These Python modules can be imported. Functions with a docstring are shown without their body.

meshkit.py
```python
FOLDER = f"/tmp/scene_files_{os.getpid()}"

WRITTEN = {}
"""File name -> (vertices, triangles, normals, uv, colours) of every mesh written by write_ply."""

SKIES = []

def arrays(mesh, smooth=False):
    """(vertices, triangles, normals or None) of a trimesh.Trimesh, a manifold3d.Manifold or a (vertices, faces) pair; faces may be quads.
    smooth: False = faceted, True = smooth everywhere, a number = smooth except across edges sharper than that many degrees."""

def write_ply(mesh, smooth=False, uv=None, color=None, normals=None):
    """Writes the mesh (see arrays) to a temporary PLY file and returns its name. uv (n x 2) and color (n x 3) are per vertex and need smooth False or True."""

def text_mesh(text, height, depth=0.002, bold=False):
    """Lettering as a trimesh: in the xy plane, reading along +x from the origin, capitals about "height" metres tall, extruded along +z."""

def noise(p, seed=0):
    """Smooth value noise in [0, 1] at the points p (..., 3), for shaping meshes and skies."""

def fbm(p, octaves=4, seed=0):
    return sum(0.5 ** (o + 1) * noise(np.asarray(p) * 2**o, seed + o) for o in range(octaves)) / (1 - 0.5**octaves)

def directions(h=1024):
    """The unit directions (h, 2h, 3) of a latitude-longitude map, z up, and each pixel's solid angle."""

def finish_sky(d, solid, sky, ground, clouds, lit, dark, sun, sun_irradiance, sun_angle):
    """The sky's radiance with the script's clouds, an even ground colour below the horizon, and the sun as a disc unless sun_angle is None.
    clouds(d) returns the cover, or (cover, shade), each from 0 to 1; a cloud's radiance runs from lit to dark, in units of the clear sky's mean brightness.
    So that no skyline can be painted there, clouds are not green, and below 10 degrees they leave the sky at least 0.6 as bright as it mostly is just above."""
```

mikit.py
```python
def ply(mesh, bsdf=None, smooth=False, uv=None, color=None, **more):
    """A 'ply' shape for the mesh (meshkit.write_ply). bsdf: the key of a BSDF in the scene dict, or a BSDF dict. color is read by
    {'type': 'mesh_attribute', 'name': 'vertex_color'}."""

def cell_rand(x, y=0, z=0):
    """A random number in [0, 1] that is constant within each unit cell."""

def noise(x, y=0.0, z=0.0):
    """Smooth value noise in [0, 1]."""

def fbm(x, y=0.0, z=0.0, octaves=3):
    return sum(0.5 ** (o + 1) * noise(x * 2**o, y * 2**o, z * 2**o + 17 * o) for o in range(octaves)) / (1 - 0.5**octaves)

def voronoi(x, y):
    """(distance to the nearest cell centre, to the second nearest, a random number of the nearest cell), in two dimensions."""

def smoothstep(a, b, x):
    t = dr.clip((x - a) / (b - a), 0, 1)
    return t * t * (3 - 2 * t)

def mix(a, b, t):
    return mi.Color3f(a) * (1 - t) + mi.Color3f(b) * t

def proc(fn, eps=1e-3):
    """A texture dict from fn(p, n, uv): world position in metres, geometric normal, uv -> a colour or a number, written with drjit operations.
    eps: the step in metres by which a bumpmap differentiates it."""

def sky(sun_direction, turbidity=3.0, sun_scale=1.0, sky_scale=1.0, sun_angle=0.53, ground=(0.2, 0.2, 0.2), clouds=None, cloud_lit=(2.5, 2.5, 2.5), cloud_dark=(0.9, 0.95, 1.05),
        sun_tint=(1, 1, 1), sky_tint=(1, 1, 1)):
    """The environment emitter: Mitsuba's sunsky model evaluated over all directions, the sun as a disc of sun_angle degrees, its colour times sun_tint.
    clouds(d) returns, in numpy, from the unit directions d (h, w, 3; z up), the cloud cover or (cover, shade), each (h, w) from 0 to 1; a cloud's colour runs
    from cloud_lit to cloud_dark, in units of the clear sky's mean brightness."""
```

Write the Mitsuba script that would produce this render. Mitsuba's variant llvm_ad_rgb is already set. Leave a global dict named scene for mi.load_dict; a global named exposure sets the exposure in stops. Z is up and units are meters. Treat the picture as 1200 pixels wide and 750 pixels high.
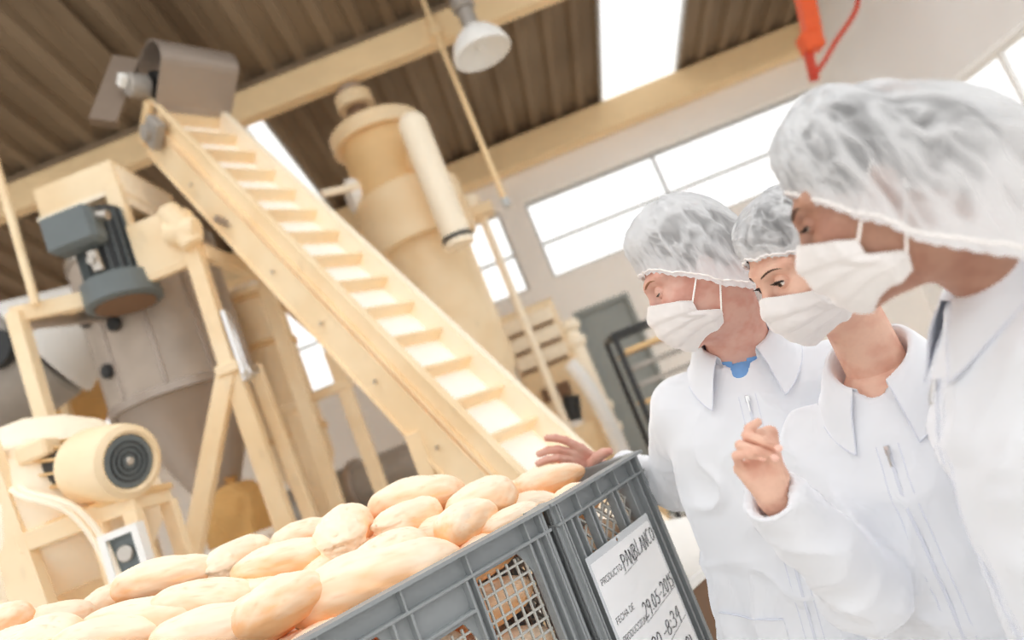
import math, random
import numpy as np, trimesh, drjit as dr, mitsuba as mi, manifold3d
import mikit, meshkit
from shapely.geometry import Polygon, Point, box as sbox
from mikit import proc, noise, fbm, smoothstep, mix

random.seed(7)
T = mi.ScalarTransform4f
scene, labels = {'type': 'scene'}, {}

# ------------------------------------------------------------------ camera, sky, exposure
F, ROLL, PITCH, EYE = 800.0, math.radians(21.8), math.radians(7.97), np.array([0, 0, 1.45])
fwd = np.array([0, math.cos(PITCH), math.sin(PITCH)])
upv = math.sin(ROLL) * np.array([1.0, 0, 0]) + math.cos(ROLL) * np.array([0, -math.sin(PITCH), math.cos(PITCH)])
scene['camera'] = {'type': 'thinlens', 'fov': 2 * math.degrees(math.atan(600 / F)), 'fov_axis': 'x',
                   'to_world': T().look_at(origin=EYE.tolist(), target=(EYE + fwd).tolist(), up=upv.tolist()),
                   'aperture_radius': 0.0070, 'focus_distance': 1.27, 'near_clip': 0.05, 'far_clip': 200.0}
exposure = 2.46


def overcast(d):
    n = meshkit.fbm(d * np.array([3, 3, 5.0]), 4, seed=3)
    return np.ones(d.shape[:2]), 0.35 * n


scene['sky'] = mikit.sky((-0.4, -0.6, 0.7), turbidity=4, sun_scale=0.0, sky_scale=1.0, ground=(0.45, 0.44, 0.42), clouds=overcast,
                         cloud_lit=(2.5, 2.47, 2.42), cloud_dark=(1.7, 1.72, 1.75))


# ------------------------------------------------------------------ helpers
def lin(r, g, b):
    return [((c / 255 + 0.055) / 1.055) ** 2.4 if c > 10 else c / 255 / 12.92 for c in (r, g, b)]


def mat(name, col, rough=0.5, metal=0.0, spec=0.4, vary=0.0, scale=6.0, bump=0.0, bscale=60.0, both=True, **kw):
    """A painted, plastic or metal surface; vary: how much noise shifts its colour."""
    c = lin(*col)
    if vary:
        def fn(p, n, uv, c=c, v=vary, s=scale):
            k = fbm(p.x * s, p.y * s, p.z * s, 4)
            return mi.Color3f(c) * (1 + v * (k - 0.5) * 2)
        base = proc(fn)
    else:
        base = {'type': 'rgb', 'value': c}
    b = {'type': 'principled', 'base_color': base, 'roughness': rough, 'metallic': metal, 'specular': spec, **kw}
    if bump:
        def bf(p, n, uv, s=bscale):
            return fbm(p.x * s, p.y * s, p.z * s, 3)
        b = {'type': 'bumpmap', 'arbitrary': proc(bf), 'scale': bump, 'bsdf': b}
    if both:
        b = {'type': 'twosided', 'bsdf': b}
    scene[name] = b
    return name


COUNT = {}


def number(name):
    k = COUNT[name] = COUNT.get(name, -1) + 1
    return name if k == 0 else f'{name}_{k:03d}'


def thing(name, label, cat, group=None):
    key = number(name)
    labels[key] = {'label': label, 'category': cat}
    if group:
        labels[key]['group'] = group
    return key


def add(parent, name, mesh, m, smooth=False, label=None, kind=None, **kw):
    key = number(f'{parent}__{name}' if parent else name)
    scene[key] = mikit.ply(mesh, m, smooth=smooth, **kw)
    if label or kind:
        labels[key] = {}
        if label:
            labels[key]['label'] = label
        if kind:
            labels[key]['kind'] = kind
    return key


def struct(name, mesh, m, smooth=False, parent=None, **kw):
    key = add(parent, name, mesh, m, smooth, **kw)
    labels.setdefault(key, {})
    if not parent:
        labels[key]['kind'] = 'structure'
    return key


def V(*a):
    return np.array(a, float)


def unit(a):
    a = np.asarray(a, float)
    return a / np.linalg.norm(a)


def cat(*ms):
    return trimesh.util.concatenate([m for m in ms if m is not None])


def frame(o, x, y, z):
    M = np.eye(4)
    M[:3, 0], M[:3, 1], M[:3, 2], M[:3, 3] = x, y, z, o
    return M


def placed(mesh, M):
    m = mesh.copy()
    m.apply_transform(M)
    return m


def look(o, z, ref=(0, 0, 1)):
    """A frame at o whose third axis is z and whose second axis is as near to ref as it can be."""
    z = unit(z)
    r = np.asarray(ref, float)
    if abs(unit(r) @ z) > 0.97:
        r = np.array([1.0, 0, 0]) if abs(z[0]) < 0.9 else np.array([0, 1.0, 0])
    x = unit(np.cross(r, z))
    return frame(o, x, np.cross(z, x), z)


def bx(lo, hi, bevel=0.0):
    """A box from corner to corner; bevel cuts its vertical and horizontal edges."""
    lo, hi = np.minimum(lo, hi), np.maximum(lo, hi)
    s = hi - lo
    if bevel <= 0:
        m = trimesh.creation.box(s)
    else:
        b = min(bevel, 0.45 * s.min())
        p = []
        for sx in (-1, 1):
            for sy in (-1, 1):
                for sz in (-1, 1):
                    h = s / 2 * (sx, sy, sz)
                    for k in range(3):
                        q = h.copy()
                        for j in range(3):
                            if j != k:
                                q[j] -= b * (sx, sy, sz)[j]
                        p.append(q)
        m = trimesh.convex.convex_hull(np.array(p))
    m.apply_translation((lo + hi) / 2)
    return m


def beam(a, b, w, h, ref=(0, 0, 1), bevel=0.004):
    """A bar with section w x h from a to b."""
    a, b = np.asarray(a, float), np.asarray(b, float)
    L = np.linalg.norm(b - a)
    return placed(bx((-w / 2, -h / 2, 0), (w / 2, h / 2, L), bevel), look(a, b - a, ref))


def cyl(a, b, r, n=32, r2=None, bevel=0.0):
    """A rod or cone from a to b, with chamfered ends."""
    a, b = np.asarray(a, float), np.asarray(b, float)
    L = np.linalg.norm(b - a)
    r2 = r if r2 is None else r2
    bv = bevel
    prof = [(0, 0), (r - bv, 0), (r, bv), (r2, L - bv), (r2 - bv, L), (0, L)] if bv else [(0, 0), (r, 0), (r2, L), (0, L)]
    return placed(trimesh.creation.revolve(np.array(prof), sections=n), look(a, b - a))


def lathe(prof, n=40, o=(0, 0, 0), axis=(0, 0, 1)):
    return placed(trimesh.creation.revolve(np.array(prof, float), sections=n), look(np.asarray(o, float), axis))


def extrude(poly, h):
    return trimesh.creation.extrude_polygon(poly if hasattr(poly, 'area') else Polygon(poly), h, engine='earcut')


def spline(pts, n=60):
    from scipy.interpolate import CubicSpline
    pts = np.asarray(pts, float)
    d = np.r_[0, np.cumsum(np.linalg.norm(np.diff(pts, axis=0), axis=1))]
    return CubicSpline(d, pts)(np.linspace(0, d[-1], n))


def tube(pts, r, n=10, cap=True):
    """A swept round tube along the points; r may be a list."""
    pts = np.asarray(pts, float)
    r = np.broadcast_to(np.asarray(r, float), (len(pts),))
    t = np.gradient(pts, axis=0)
    t /= np.linalg.norm(t, axis=1, keepdims=True)
    a = unit(np.cross(t[0], [0.3, 0.2, 0.9] if abs(t[0][2]) < 0.9 else [1, 0, 0]))
    ring, ang = [], np.arange(n) * 2 * math.pi / n
    for i in range(len(pts)):
        a = unit(a - t[i] * (a @ t[i]))
        b = np.cross(t[i], a)
        ring.append(pts[i] + r[i] * (np.cos(ang)[:, None] * a + np.sin(ang)[:, None] * b))
    v = np.vstack(ring)
    f = []
    for i in range(len(pts) - 1):
        for j in range(n):
            k = (j + 1) % n
            p, q, s, u = i * n + j, i * n + k, (i + 1) * n + k, (i + 1) * n + j
            f += [(p, q, s), (p, s, u)]
    if cap:
        v = np.vstack([v, pts[:1], pts[-1:]])
        c0, c1, e = len(v) - 2, len(v) - 1, (len(pts) - 1) * n
        for j in range(n):
            k = (j + 1) % n
            f += [(c0, k, j), (c1, e + j, e + k)]
    return trimesh.Trimesh(v, f, process=False)


def ribbon(pts, normals, w, t=0.0008):
    """A flat strap along the points, w wide, t thick, lying across the normals."""
    pts, normals = np.asarray(pts, float), np.asarray(normals, float)
    tg = np.gradient(pts, axis=0)
    tg /= np.linalg.norm(tg, axis=1, keepdims=True)
    s = np.cross(tg, normals)
    s /= np.linalg.norm(s, axis=1, keepdims=True)
    w = np.broadcast_to(np.asarray(w, float), (len(pts),))[:, None]
    rows = np.stack([pts - s * w / 2, pts + s * w / 2, pts + s * w / 2 - normals * t, pts - s * w / 2 - normals * t], 1)
    v, n, f = rows.reshape(-1, 3), len(pts), []
    for i in range(n - 1):
        for j in range(4):
            k = (j + 1) % 4
            f += [(4 * i + j, 4 * i + k, 4 * i + 4 + k), (4 * i + j, 4 * i + 4 + k, 4 * i + 4 + j)]
    f += [(0, 2, 1), (0, 3, 2), (4 * n - 4, 4 * n - 3, 4 * n - 2), (4 * n - 4, 4 * n - 2, 4 * n - 1)]
    m = trimesh.Trimesh(v, f, process=False)
    m.fix_normals()
    return m


def shell(P, t, closed_u=False):
    """A cloth sheet from a grid of points P (nu, nv, 3), thickened by t towards its inside."""
    nu, nv = P.shape[:2]
    idx = np.arange(nu * nv).reshape(nu, nv)
    iu = np.vstack([idx, idx[:1]]) if closed_u else idx
    a, b, c, d = iu[:-1, :-1].ravel(), iu[1:, :-1].ravel(), iu[1:, 1:].ravel(), iu[:-1, 1:].ravel()
    f = np.vstack([np.stack([a, b, c], 1), np.stack([a, c, d], 1)])
    m = trimesh.Trimesh(P.reshape(-1, 3), f, process=False)
    n = np.zeros((nu * nv, 3))
    fn = np.cross(m.vertices[f[:, 1]] - m.vertices[f[:, 0]], m.vertices[f[:, 2]] - m.vertices[f[:, 0]])
    for k in range(3):
        np.add.at(n, f[:, k], fn)
    n /= np.maximum(np.linalg.norm(n, axis=1, keepdims=True), 1e-12)
    N = nu * nv
    v = np.vstack([m.vertices, m.vertices - n * t])
    faces = [f, f[:, ::-1] + N]
    rims = [iu[:, 0], iu[::-1, -1]] + ([] if closed_u else [idx[-1, :], idx[0, ::-1]])
    for r in rims:
        p, q = r[:-1], r[1:]
        faces += [np.stack([p, p + N, q + N], 1), np.stack([p, q + N, q], 1)]
    return trimesh.Trimesh(v, np.vstack(faces), process=False)


# ------------------------------------------------------------------ materials
def cream_fn(p, n, uv):
    k = fbm(p.x * 3, p.y * 3, p.z * 3, 4)
    s = fbm(p.x * 14, p.y * 14, p.z * 5, 3)
    return mix(lin(242, 221, 186), lin(236, 210, 170), smoothstep(0.35, 0.7, k)) * (1 - 0.08 * smoothstep(0.66, 0.8, s))


scene['cream'] = {'type': 'twosided', 'bsdf': {'type': 'principled', 'base_color': proc(cream_fn), 'roughness': 0.42, 'specular': 0.45}}
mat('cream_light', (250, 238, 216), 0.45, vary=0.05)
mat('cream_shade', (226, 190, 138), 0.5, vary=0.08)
mat('belt_white', (254, 252, 248), 0.55, vary=0.03)
mat('steel', (196, 190, 182), 0.35, 0.85, vary=0.12, scale=4)
mat('steel_dull', (172, 160, 150), 0.45, 0.6, vary=0.12, scale=3)
mat('tank_steel', (176, 164, 152), 0.5, 0.3, vary=0.22, scale=5)
mat('chute_brown', (128, 112, 98), 0.45, 0.3, vary=0.1)
mat('galv', (168, 162, 155), 0.5, 0.35, vary=0.15, scale=5)
mat('motor_grey', (104, 112, 114), 0.45, vary=0.08)
mat('motor_dark', (44, 46, 48), 0.5)
mat('black_rubber', (22, 22, 22), 0.6)
mat('chrome', (215, 215, 215), 0.18, 1.0)
mat('wall_white', (244, 240, 235), 0.8, vary=0.04, scale=1.2)
mat('wall_grey', (240, 240, 240), 0.8, vary=0.04, scale=1.2)
mat('floor_grey', (222, 216, 208), 0.55, vary=0.12, scale=1.5)
mat('beam_cream', (236, 208, 164), 0.5, vary=0.08)
mat('door_grey', (150, 156, 154), 0.5, vary=0.05)
mat('frame_grey', (188, 192, 194), 0.45)
mat('red_paint', (196, 62, 40), 0.45, vary=0.12)
mat('orange_paint', (226, 92, 44), 0.45, vary=0.08)
mat('brown_panel', (122, 94, 72), 0.6, vary=0.1)
mat('white_paint', (240, 240, 238), 0.45)
mat('sack_paper', (206, 164, 104), 0.8, vary=0.15, bump=0.004, bscale=18)


def roof_fn(p, n, uv):
    k = fbm(p.x * 2.2, p.y * 0.7, p.z, 4)
    return mix(lin(140, 122, 100), lin(112, 94, 74), smoothstep(0.3, 0.75, k))


scene['roof_brown'] = {'type': 'twosided', 'bsdf': {'type': 'principled', 'base_color': proc(roof_fn), 'roughness': 0.6, 'specular': 0.3}}
scene['glass'] = {'type': 'thindielectric', 'int_ior': 1.5}

# ------------------------------------------------------------------ the setting
YB, XR, XL = 7.0, 3.96, -6.6
EAVE, SLOPE = 4.17, 0.255


def zroof(y):
    return EAVE + (YB - y) * SLOPE


struct('floor', bx((XL - 0.4, -7, -0.1), (XR + 0.4, YB + 0.4, 0)), 'floor_grey')


def holes_wall(x0, x1, z0, z1, holes, t):
    p = sbox(x0, z0, x1, z1)
    for h in holes:
        p = p.difference(sbox(*h))
    return extrude(p, t)


BACK = frame((0, YB + 0.25, 0), (1, 0, 0), (0, 0, 1), (0, -1, 0))      # wall plane: x, z, towards the room
band = [(-5.35, 2.7, -4.15, 3.88), (-2.5, 2.5, -1.95, 3.55), (-0.75, 2.66, 0.30, 3.58), (0.57, 2.68, 3.86, 3.56)]
struct('wall_back', placed(holes_wall(XL, XR + 0.25, 0, EAVE - 0.06, band + [(0.60, 0.0, 1.21, 2.26)], 0.25), BACK), 'wall_white')
RIGHT = frame((XR + 0.25, YB, 0), (0, -1, 0), (0, 0, 1), (-1, 0, 0))  # (YB - y), z
pr = Polygon([(0, 0), (5.2, 0), (5.2, EAVE + 3.6 * SLOPE - 0.06), (3.6, EAVE + 3.6 * SLOPE - 0.06), (0, EAVE - 0.06)]).difference(sbox(1.0, 2.2, 4.0, 2.68))
struct('wall_right', placed(extrude(pr, 0.25), RIGHT), 'wall_grey')
pl_ = Polygon([(0, 0), (4.6, 0), (4.6, EAVE + 3.6 * SLOPE - 0.06), (3.6, EAVE + 3.6 * SLOPE - 0.06), (0, EAVE - 0.06)])
struct('wall_left', placed(extrude(pl_, 0.25), frame((XL, YB, 0), (0, -1, 0), (0, 0, 1), (-1, 0, 0))), 'wall_white')


def window(x0, z0, x1, z1, mull, bars, fm='frame_grey', fw=0.045):
    w = number('window')
    labels[w] = {'kind': 'structure'}
    fr = placed(extrude(sbox(x0, z0, x1, z1).difference(sbox(x0 + fw, z0 + fw, x1 - fw, z1 - fw)), 0.06), frame((0, YB + 0.16, 0), (1, 0, 0), (0, 0, 1), (0, -1, 0)))
    add(w, 'frame', fr, fm)
    for x in mull:
        add(w, 'mullion', bx((x - fw / 2, YB + 0.11, z0 + fw), (x + fw / 2, YB + 0.15, z1 - fw)), fm)
    for z in bars:
        add(w, 'glazing_bar', bx((x0 + fw, YB + 0.115, z - fw / 2), (x1 - fw, YB + 0.145, z + fw / 2)), fm)
    xs = [x0 + fw] + sorted(mull) + [x1 - fw]
    zs = [z0 + fw] + sorted(bars) + [z1 - fw]
    for a, b in zip(xs[:-1], xs[1:]):
        for c, d in zip(zs[:-1], zs[1:]):
            add(w, 'pane', placed(trimesh.Trimesh([(a, c, 0), (b, c, 0), (b, d, 0), (a, d, 0)], [(0, 1, 2), (0, 2, 3)]), frame((0, YB + 0.13, 0), (1, 0, 0), (0, 0, 1), (0, -1, 0))), 'glass')
    return w


window(*band[3], mull=[2.05], bars=[3.08], fw=0.035)
window(*band[2], mull=[-0.22], bars=[3.08], fw=0.035)
window(*band[1], mull=[], bars=[3.0], fw=0.03)
window(*band[0], mull=[-4.68], bars=[3.42], fm='red_paint', fw=0.055)
wr = number('window')
labels[wr] = {'kind': 'structure'}
add(wr, 'frame', placed(extrude(sbox(1.0, 2.2, 4.0, 2.68).difference(sbox(1.04, 2.24, 3.96, 2.64)), 0.06), frame((XR + 0.2, YB, 0), (0, -1, 0), (0, 0, 1), (-1, 0, 0))), 'white_paint')
for k in range(3):
    a, b = 1.04 + k * 0.973, 1.04 + (k + 1) * 0.973
    add(wr, 'pane', placed(trimesh.Trimesh([(a, 2.24, 0), (b, 2.24, 0), (b, 2.64, 0), (a, 2.64, 0)], [(0, 1, 2), (0, 2, 3)]), frame((XR + 0.17, YB, 0), (0, -1, 0), (0, 0, 1), (-1, 0, 0))), 'glass')
    if k:
        add(wr, 'mullion', bx((XR + 0.15, YB - a - 0.02, 2.24), (XR + 0.19, YB - a + 0.02, 2.64)), 'white_paint')
d = number('door')
labels[d] = {'kind': 'structure'}
add(d, 'leaf', bx((0.63, YB + 0.05, 0.02), (1.18, YB + 0.10, 2.22), 0.004), 'door_grey')
add(d, 'frame', cat(bx((0.60, YB - 0.01, 0), (0.64, YB + 0.2, 2.26)), bx((1.17, YB - 0.01, 0), (1.21, YB + 0.2, 2.26)), bx((0.64, YB - 0.01, 2.21), (1.17, YB + 0.2, 2.26))), 'door_grey')
add(d, 'handle', cyl((1.12, YB + 0.01, 1.05), (1.12, YB + 0.05, 1.05), 0.02), 'steel')


# roof: corrugated sheets lying from the eave up towards the front, two strips of clear sheet between them
def corrugated(x0, x1, y0, y1, pitch=0.25, depth=0.06, t=0.004):
    n = max(1, round((x1 - x0) / pitch))
    prof, p = [], (x1 - x0) / n
    for k in range(n):
        a = x0 + k * p
        prof += [(a, 0), (a + 0.26 * p, 0), (a + 0.42 * p, depth), (a + 0.84 * p, depth)]
    prof.append((x1, 0))
    prof = np.array(prof)
    v = []
    for y in (y0, y1):
        for dz in (0, t):
            v += [(x, y, zroof(y) + z + dz) for x, z in prof]
    m, f = len(prof), []
    for i in range(m - 1):
        f += [(i, i + 1, 2 * m + i + 1), (i, 2 * m + i + 1, 2 * m + i), (m + i, 3 * m + i, 3 * m + i + 1), (m + i, 3 * m + i + 1, m + i + 1)]
        for o in (0, 2 * m):
            q = [(o + i, o + m + i, o + m + i + 1), (o + i, o + m + i + 1, o + i + 1)]
            f += q if o == 0 else [g[::-1] for g in q]
    for i in (0, m - 1):
        q = [(i, 2 * m + i, 3 * m + i), (i, 3 * m + i, m + i)]
        f += q if i == 0 else [g[::-1] for g in q]
    me = trimesh.Trimesh(v, f, process=False)
    me.fix_normals()
    return me


ceil = 'ceiling'
labels[ceil] = {'kind': 'structure'}
Y0, Y1 = 3.4, YB + 0.3
xs = [XL - 0.1, -5.7, -4.75, -3.8, -2.85, -1.50]
for a, b in zip(xs[:-1], xs[1:]):
    add(ceil, 'sheet', corrugated(a, b, Y0, Y1), 'roof_brown')
add(ceil, 'sheet', corrugated(-1.50, -1.32, Y0, 5.06, pitch=0.18), 'roof_brown')
for a, b in ((-1.32, -0.55), (-0.55, 0.2), (0.2, 0.95), (0.95, 1.72), (2.57, 3.3), (3.3, XR + 0.3)):
    add(ceil, 'sheet', corrugated(a, b, Y0, Y1), 'roof_brown')
for a, b, y0, y1 in ((-1.50, -1.32, 5.06, YB), (1.72, 2.57, Y0, YB)):
    add(ceil, 'skylight', trimesh.Trimesh([(a, y0, zroof(y0) + .03), (b, y0, zroof(y0) + .03), (b, y1, zroof(y1) + .03), (a, y1, zroof(y1) + .03)], [(0, 2, 1), (0, 3, 2)]), 'glass')
    for x in (a, b):
        add(ceil, "skylight_edge", beam((x, y0, zroof(y0) + .01), (x, YB, zroof(YB) + .01), 0.03, 0.05), 'frame_grey')
for x in (-1.95,):
    add(ceil, 'seam', beam((x, Y0, zroof(Y0) - .012), (x, YB, zroof(YB) - .012), 0.09, 0.02), 'roof_brown')
b = struct('beam', beam((XL, YB - 0.11, EAVE - 0.19), (XR, YB - 0.11, EAVE - 0.12), 0.2, 0.30, bevel=0.01), 'beam_cream')
labels[b]['label'] = 'wide cream eaves beam along the top of the back wall'
yb = 5.0
b = struct('beam', beam((XL, yb, 4.50), (XR, yb, 4.50), 0.12, 0.24, bevel=0.008), 'beam_cream')
labels[b]['label'] = 'cream purlin beam crossing under the brown roof sheets'
b = struct('beam', beam((XL, yb + 0.02, 4.665), (XR, yb + 0.02, 4.665), 0.1, 0.05, bevel=0.004), 'roof_brown')
labels[b]['label'] = 'thin brown rail lying on top of the cream purlin beam'
# ------------------------------------------------------------------ inclined cleat conveyor
CB, CD, CW, CN = V(-.178, 2.8, 1.206), V(-.41, .327, .852), V(.624, .781, 0), V(.665, -.532, .524)
CD, CW = unit(CD), unit(CW)
CN = np.cross(CW, CD)
CM = frame(CB, CD, CW, CN)          # along the belt, across it, out of it
LT, WD, T0 = 3.52, 0.482, -0.78


def cv(*ms):
    return placed(cat(*ms), CM)


c = thing('conveyor', 'tall cream inclined cleat conveyor climbing steeply to a grey metal hood under the roof', 'conveyor')
add(c, 'belt', cv(bx((T0, 0.04, -0.14), (LT, WD - 0.04, -0.13))), 'belt_white')
for s in (0, 1):
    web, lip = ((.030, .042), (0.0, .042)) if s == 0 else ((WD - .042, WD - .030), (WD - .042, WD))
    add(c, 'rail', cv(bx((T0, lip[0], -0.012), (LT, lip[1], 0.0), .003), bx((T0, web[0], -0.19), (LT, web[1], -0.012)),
                      bx((T0, lip[0], -0.125), (LT, lip[1], -0.113), .003)), 'cream_light' if s else 'cream')  # right rail in a paler copy of the cream, painting in the light on it
    pl_a = ((.018, .042), (0.004, .042)) if s == 0 else ((WD - .042, WD - .018), (WD - .042, WD - .004))
    add(c, 'side_plate', cv(bx((T0, pl_a[0][0], -0.335), (LT - .12, pl_a[0][1], -0.15), .004), bx((T0, pl_a[1][0], -0.155), (LT - .12, pl_a[1][1], -0.143), .003), bx((T0, pl_a[1][0], -0.345), (LT - .12, pl_a[1][1], -0.33), .003)), 'cream')
for k in range(18):
    t = T0 + 0.12 + k * 0.2375
    add(c, 'cleat', cv(bx((t, 0.042, -0.131), (t + 0.018, WD - 0.042, -0.050), .003)), 'cream')
for k in range(9):
    t = T0 + 0.3 + k * 0.47
    for s in (0, 1):
        y = 0.006 if s == 0 else WD - 0.006
        add(c, 'bolt', cv(cyl((t, y + (0.008 if s else -0.008), -0.24), (t, y, -0.24), 0.011, 8)), 'steel')
# hood over the head pulley: rounded sheet box, open on the left side
prof = [(-0.02, 0.0), (0.0, 0.26)] + [(0.11 + 0.11 * math.cos(a), 0.26 + 0.09 * math.sin(a)) for a in np.linspace(math.pi, 0.25, 9)] + [(0.34, 0.05), (0.34, -0.1)]
outer = Polygon(prof + [(0.0, -0.1)])
inner = outer.buffer(-0.008)
hood = extrude(outer.difference(inner.union(sbox(-0.3, -0.2, 0.6, -0.085)).intersection(sbox(-1, -0.1, 1, 1))), WD + 0.02)
HM = CM @ frame((LT - 0.12, WD + 0.03, 0), (1, 0, 0), (0, 0, 1), (0, -1, 0))
add(c, 'hood', cat(placed(hood, HM), placed(extrude(outer, 0.008), HM)), 'steel_dull')
add(c, 'head_pulley', cv(cyl((LT + .02, 0.05, 0.05), (LT + .02, WD - 0.02, 0.05), 0.1, 28, bevel=.006)), 'black_rubber', smooth=30)
gm = add(c, 'gear_motor', cv(cyl((LT + .02, -0.10, 0.04), (LT + .02, 0.03, 0.04), 0.075, 28, bevel=.012)), 'galv', smooth=30)
add(gm, 'shaft_cap', cv(bx((LT + .0, -0.15, 0.02), (LT + .05, -0.10, 0.10), .008)), 'white_paint')
add(c, 'bearing', cv(bx((LT - .34, -0.07, -0.22), (LT - .2, 0.0, -0.04), .012), cyl((LT - .27, -0.10, -0.13), (LT - .27, -.06, -0.13), 0.05, 20)), 'galv', smooth=30)
add(c, 'end_bracket', cv(bx((LT - .12, -0.02, -0.30), (LT - .04, 0.03, -0.02), .006)), 'beam_cream')
add(c, 'end_bracket', cv(bx((LT - .1, WD - .03, -.04), (LT, WD + .05, .03), .006)), 'beam_cream')
# discharge chute: a four-sided tapering spout leaning away below the hood
a, b_ = V(-1.67, 3.97, 4.47), V(-1.88, 3.86, 4.06)
hullp = []
for o, w, d_ in ((a, .10, .05), (b_, .10, .04)):
    for s in (-1, 1):
        for q in (-1, 1):
            hullp.append(o + s * w * V(.62, .3, -.25) + q * d_ * V(-.5, .85, 0))
add(c, 'chute', trimesh.convex.convex_hull(np.array(hullp)), 'chute_brown')
# legs and the tail box on the floor
foot = CB + CD * T0
add(c, 'tail_box', cat(bx((foot[0] - .05, foot[1] - .05, 0.12), (foot[0] + .42, foot[1] + .5, 0.5), .02)), 'cream')
for s in (0.02, WD - 0.02):
    for t in (0.62, -.6):
        p = CB + CD * t + CW * s - CN * 0.30
        add(c, 'leg', beam((p[0], p[1], 0), p, 0.075, 0.075), 'cream')
# ------------------------------------------------------------------ hopper tank and its stand
t = thing('hopper_tank', 'dull grey steel hopper tank with a conical bottom behind the cream A-shaped stand', 'tank')
TX, TY, TR = -2.14, 4.35, 0.44
add(t, 'shell', lathe([(0, 3.36), (TR - .01, 3.36), (TR, 3.34), (TR, 2.40), (TR - .01, 2.39), (0, 2.39)], 56, (TX, TY, 0)), 'tank_steel', smooth=30)
add(t, 'cone', lathe([(0, 2.385), (TR - .015, 2.385), (0.13, 1.72), (0.13, 1.5), (0, 1.5)], 56, (TX, TY, 0)), 'steel_dull', smooth=30)
add(t, 'rim', lathe([(TR - .02, 2.36), (TR + .02, 2.36), (TR + .02, 2.41), (TR - .02, 2.41)], 56, (TX, TY, 0)), 'steel_dull', smooth=30)
add(t, 'lid', lathe([(0, 3.70), (0.13, 3.70), (0.14, 3.62), (TR + .015, 3.40), (TR + .015, 3.35), (0, 3.35)], 56, (TX, TY, 0)), 'steel', smooth=30)
for k, an in enumerate((-150, -112, -75, -40)):
    a = math.radians(an)
    n = V(math.cos(a), math.sin(a), 0)
    p = V(TX, TY, 0) + n * (TR + .003)
    add(t, 'seam', beam(p + (0, 0, 2.42), p + (0, 0, 3.34), 0.025, 0.008, ref=n), 'steel_dull')
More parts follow.
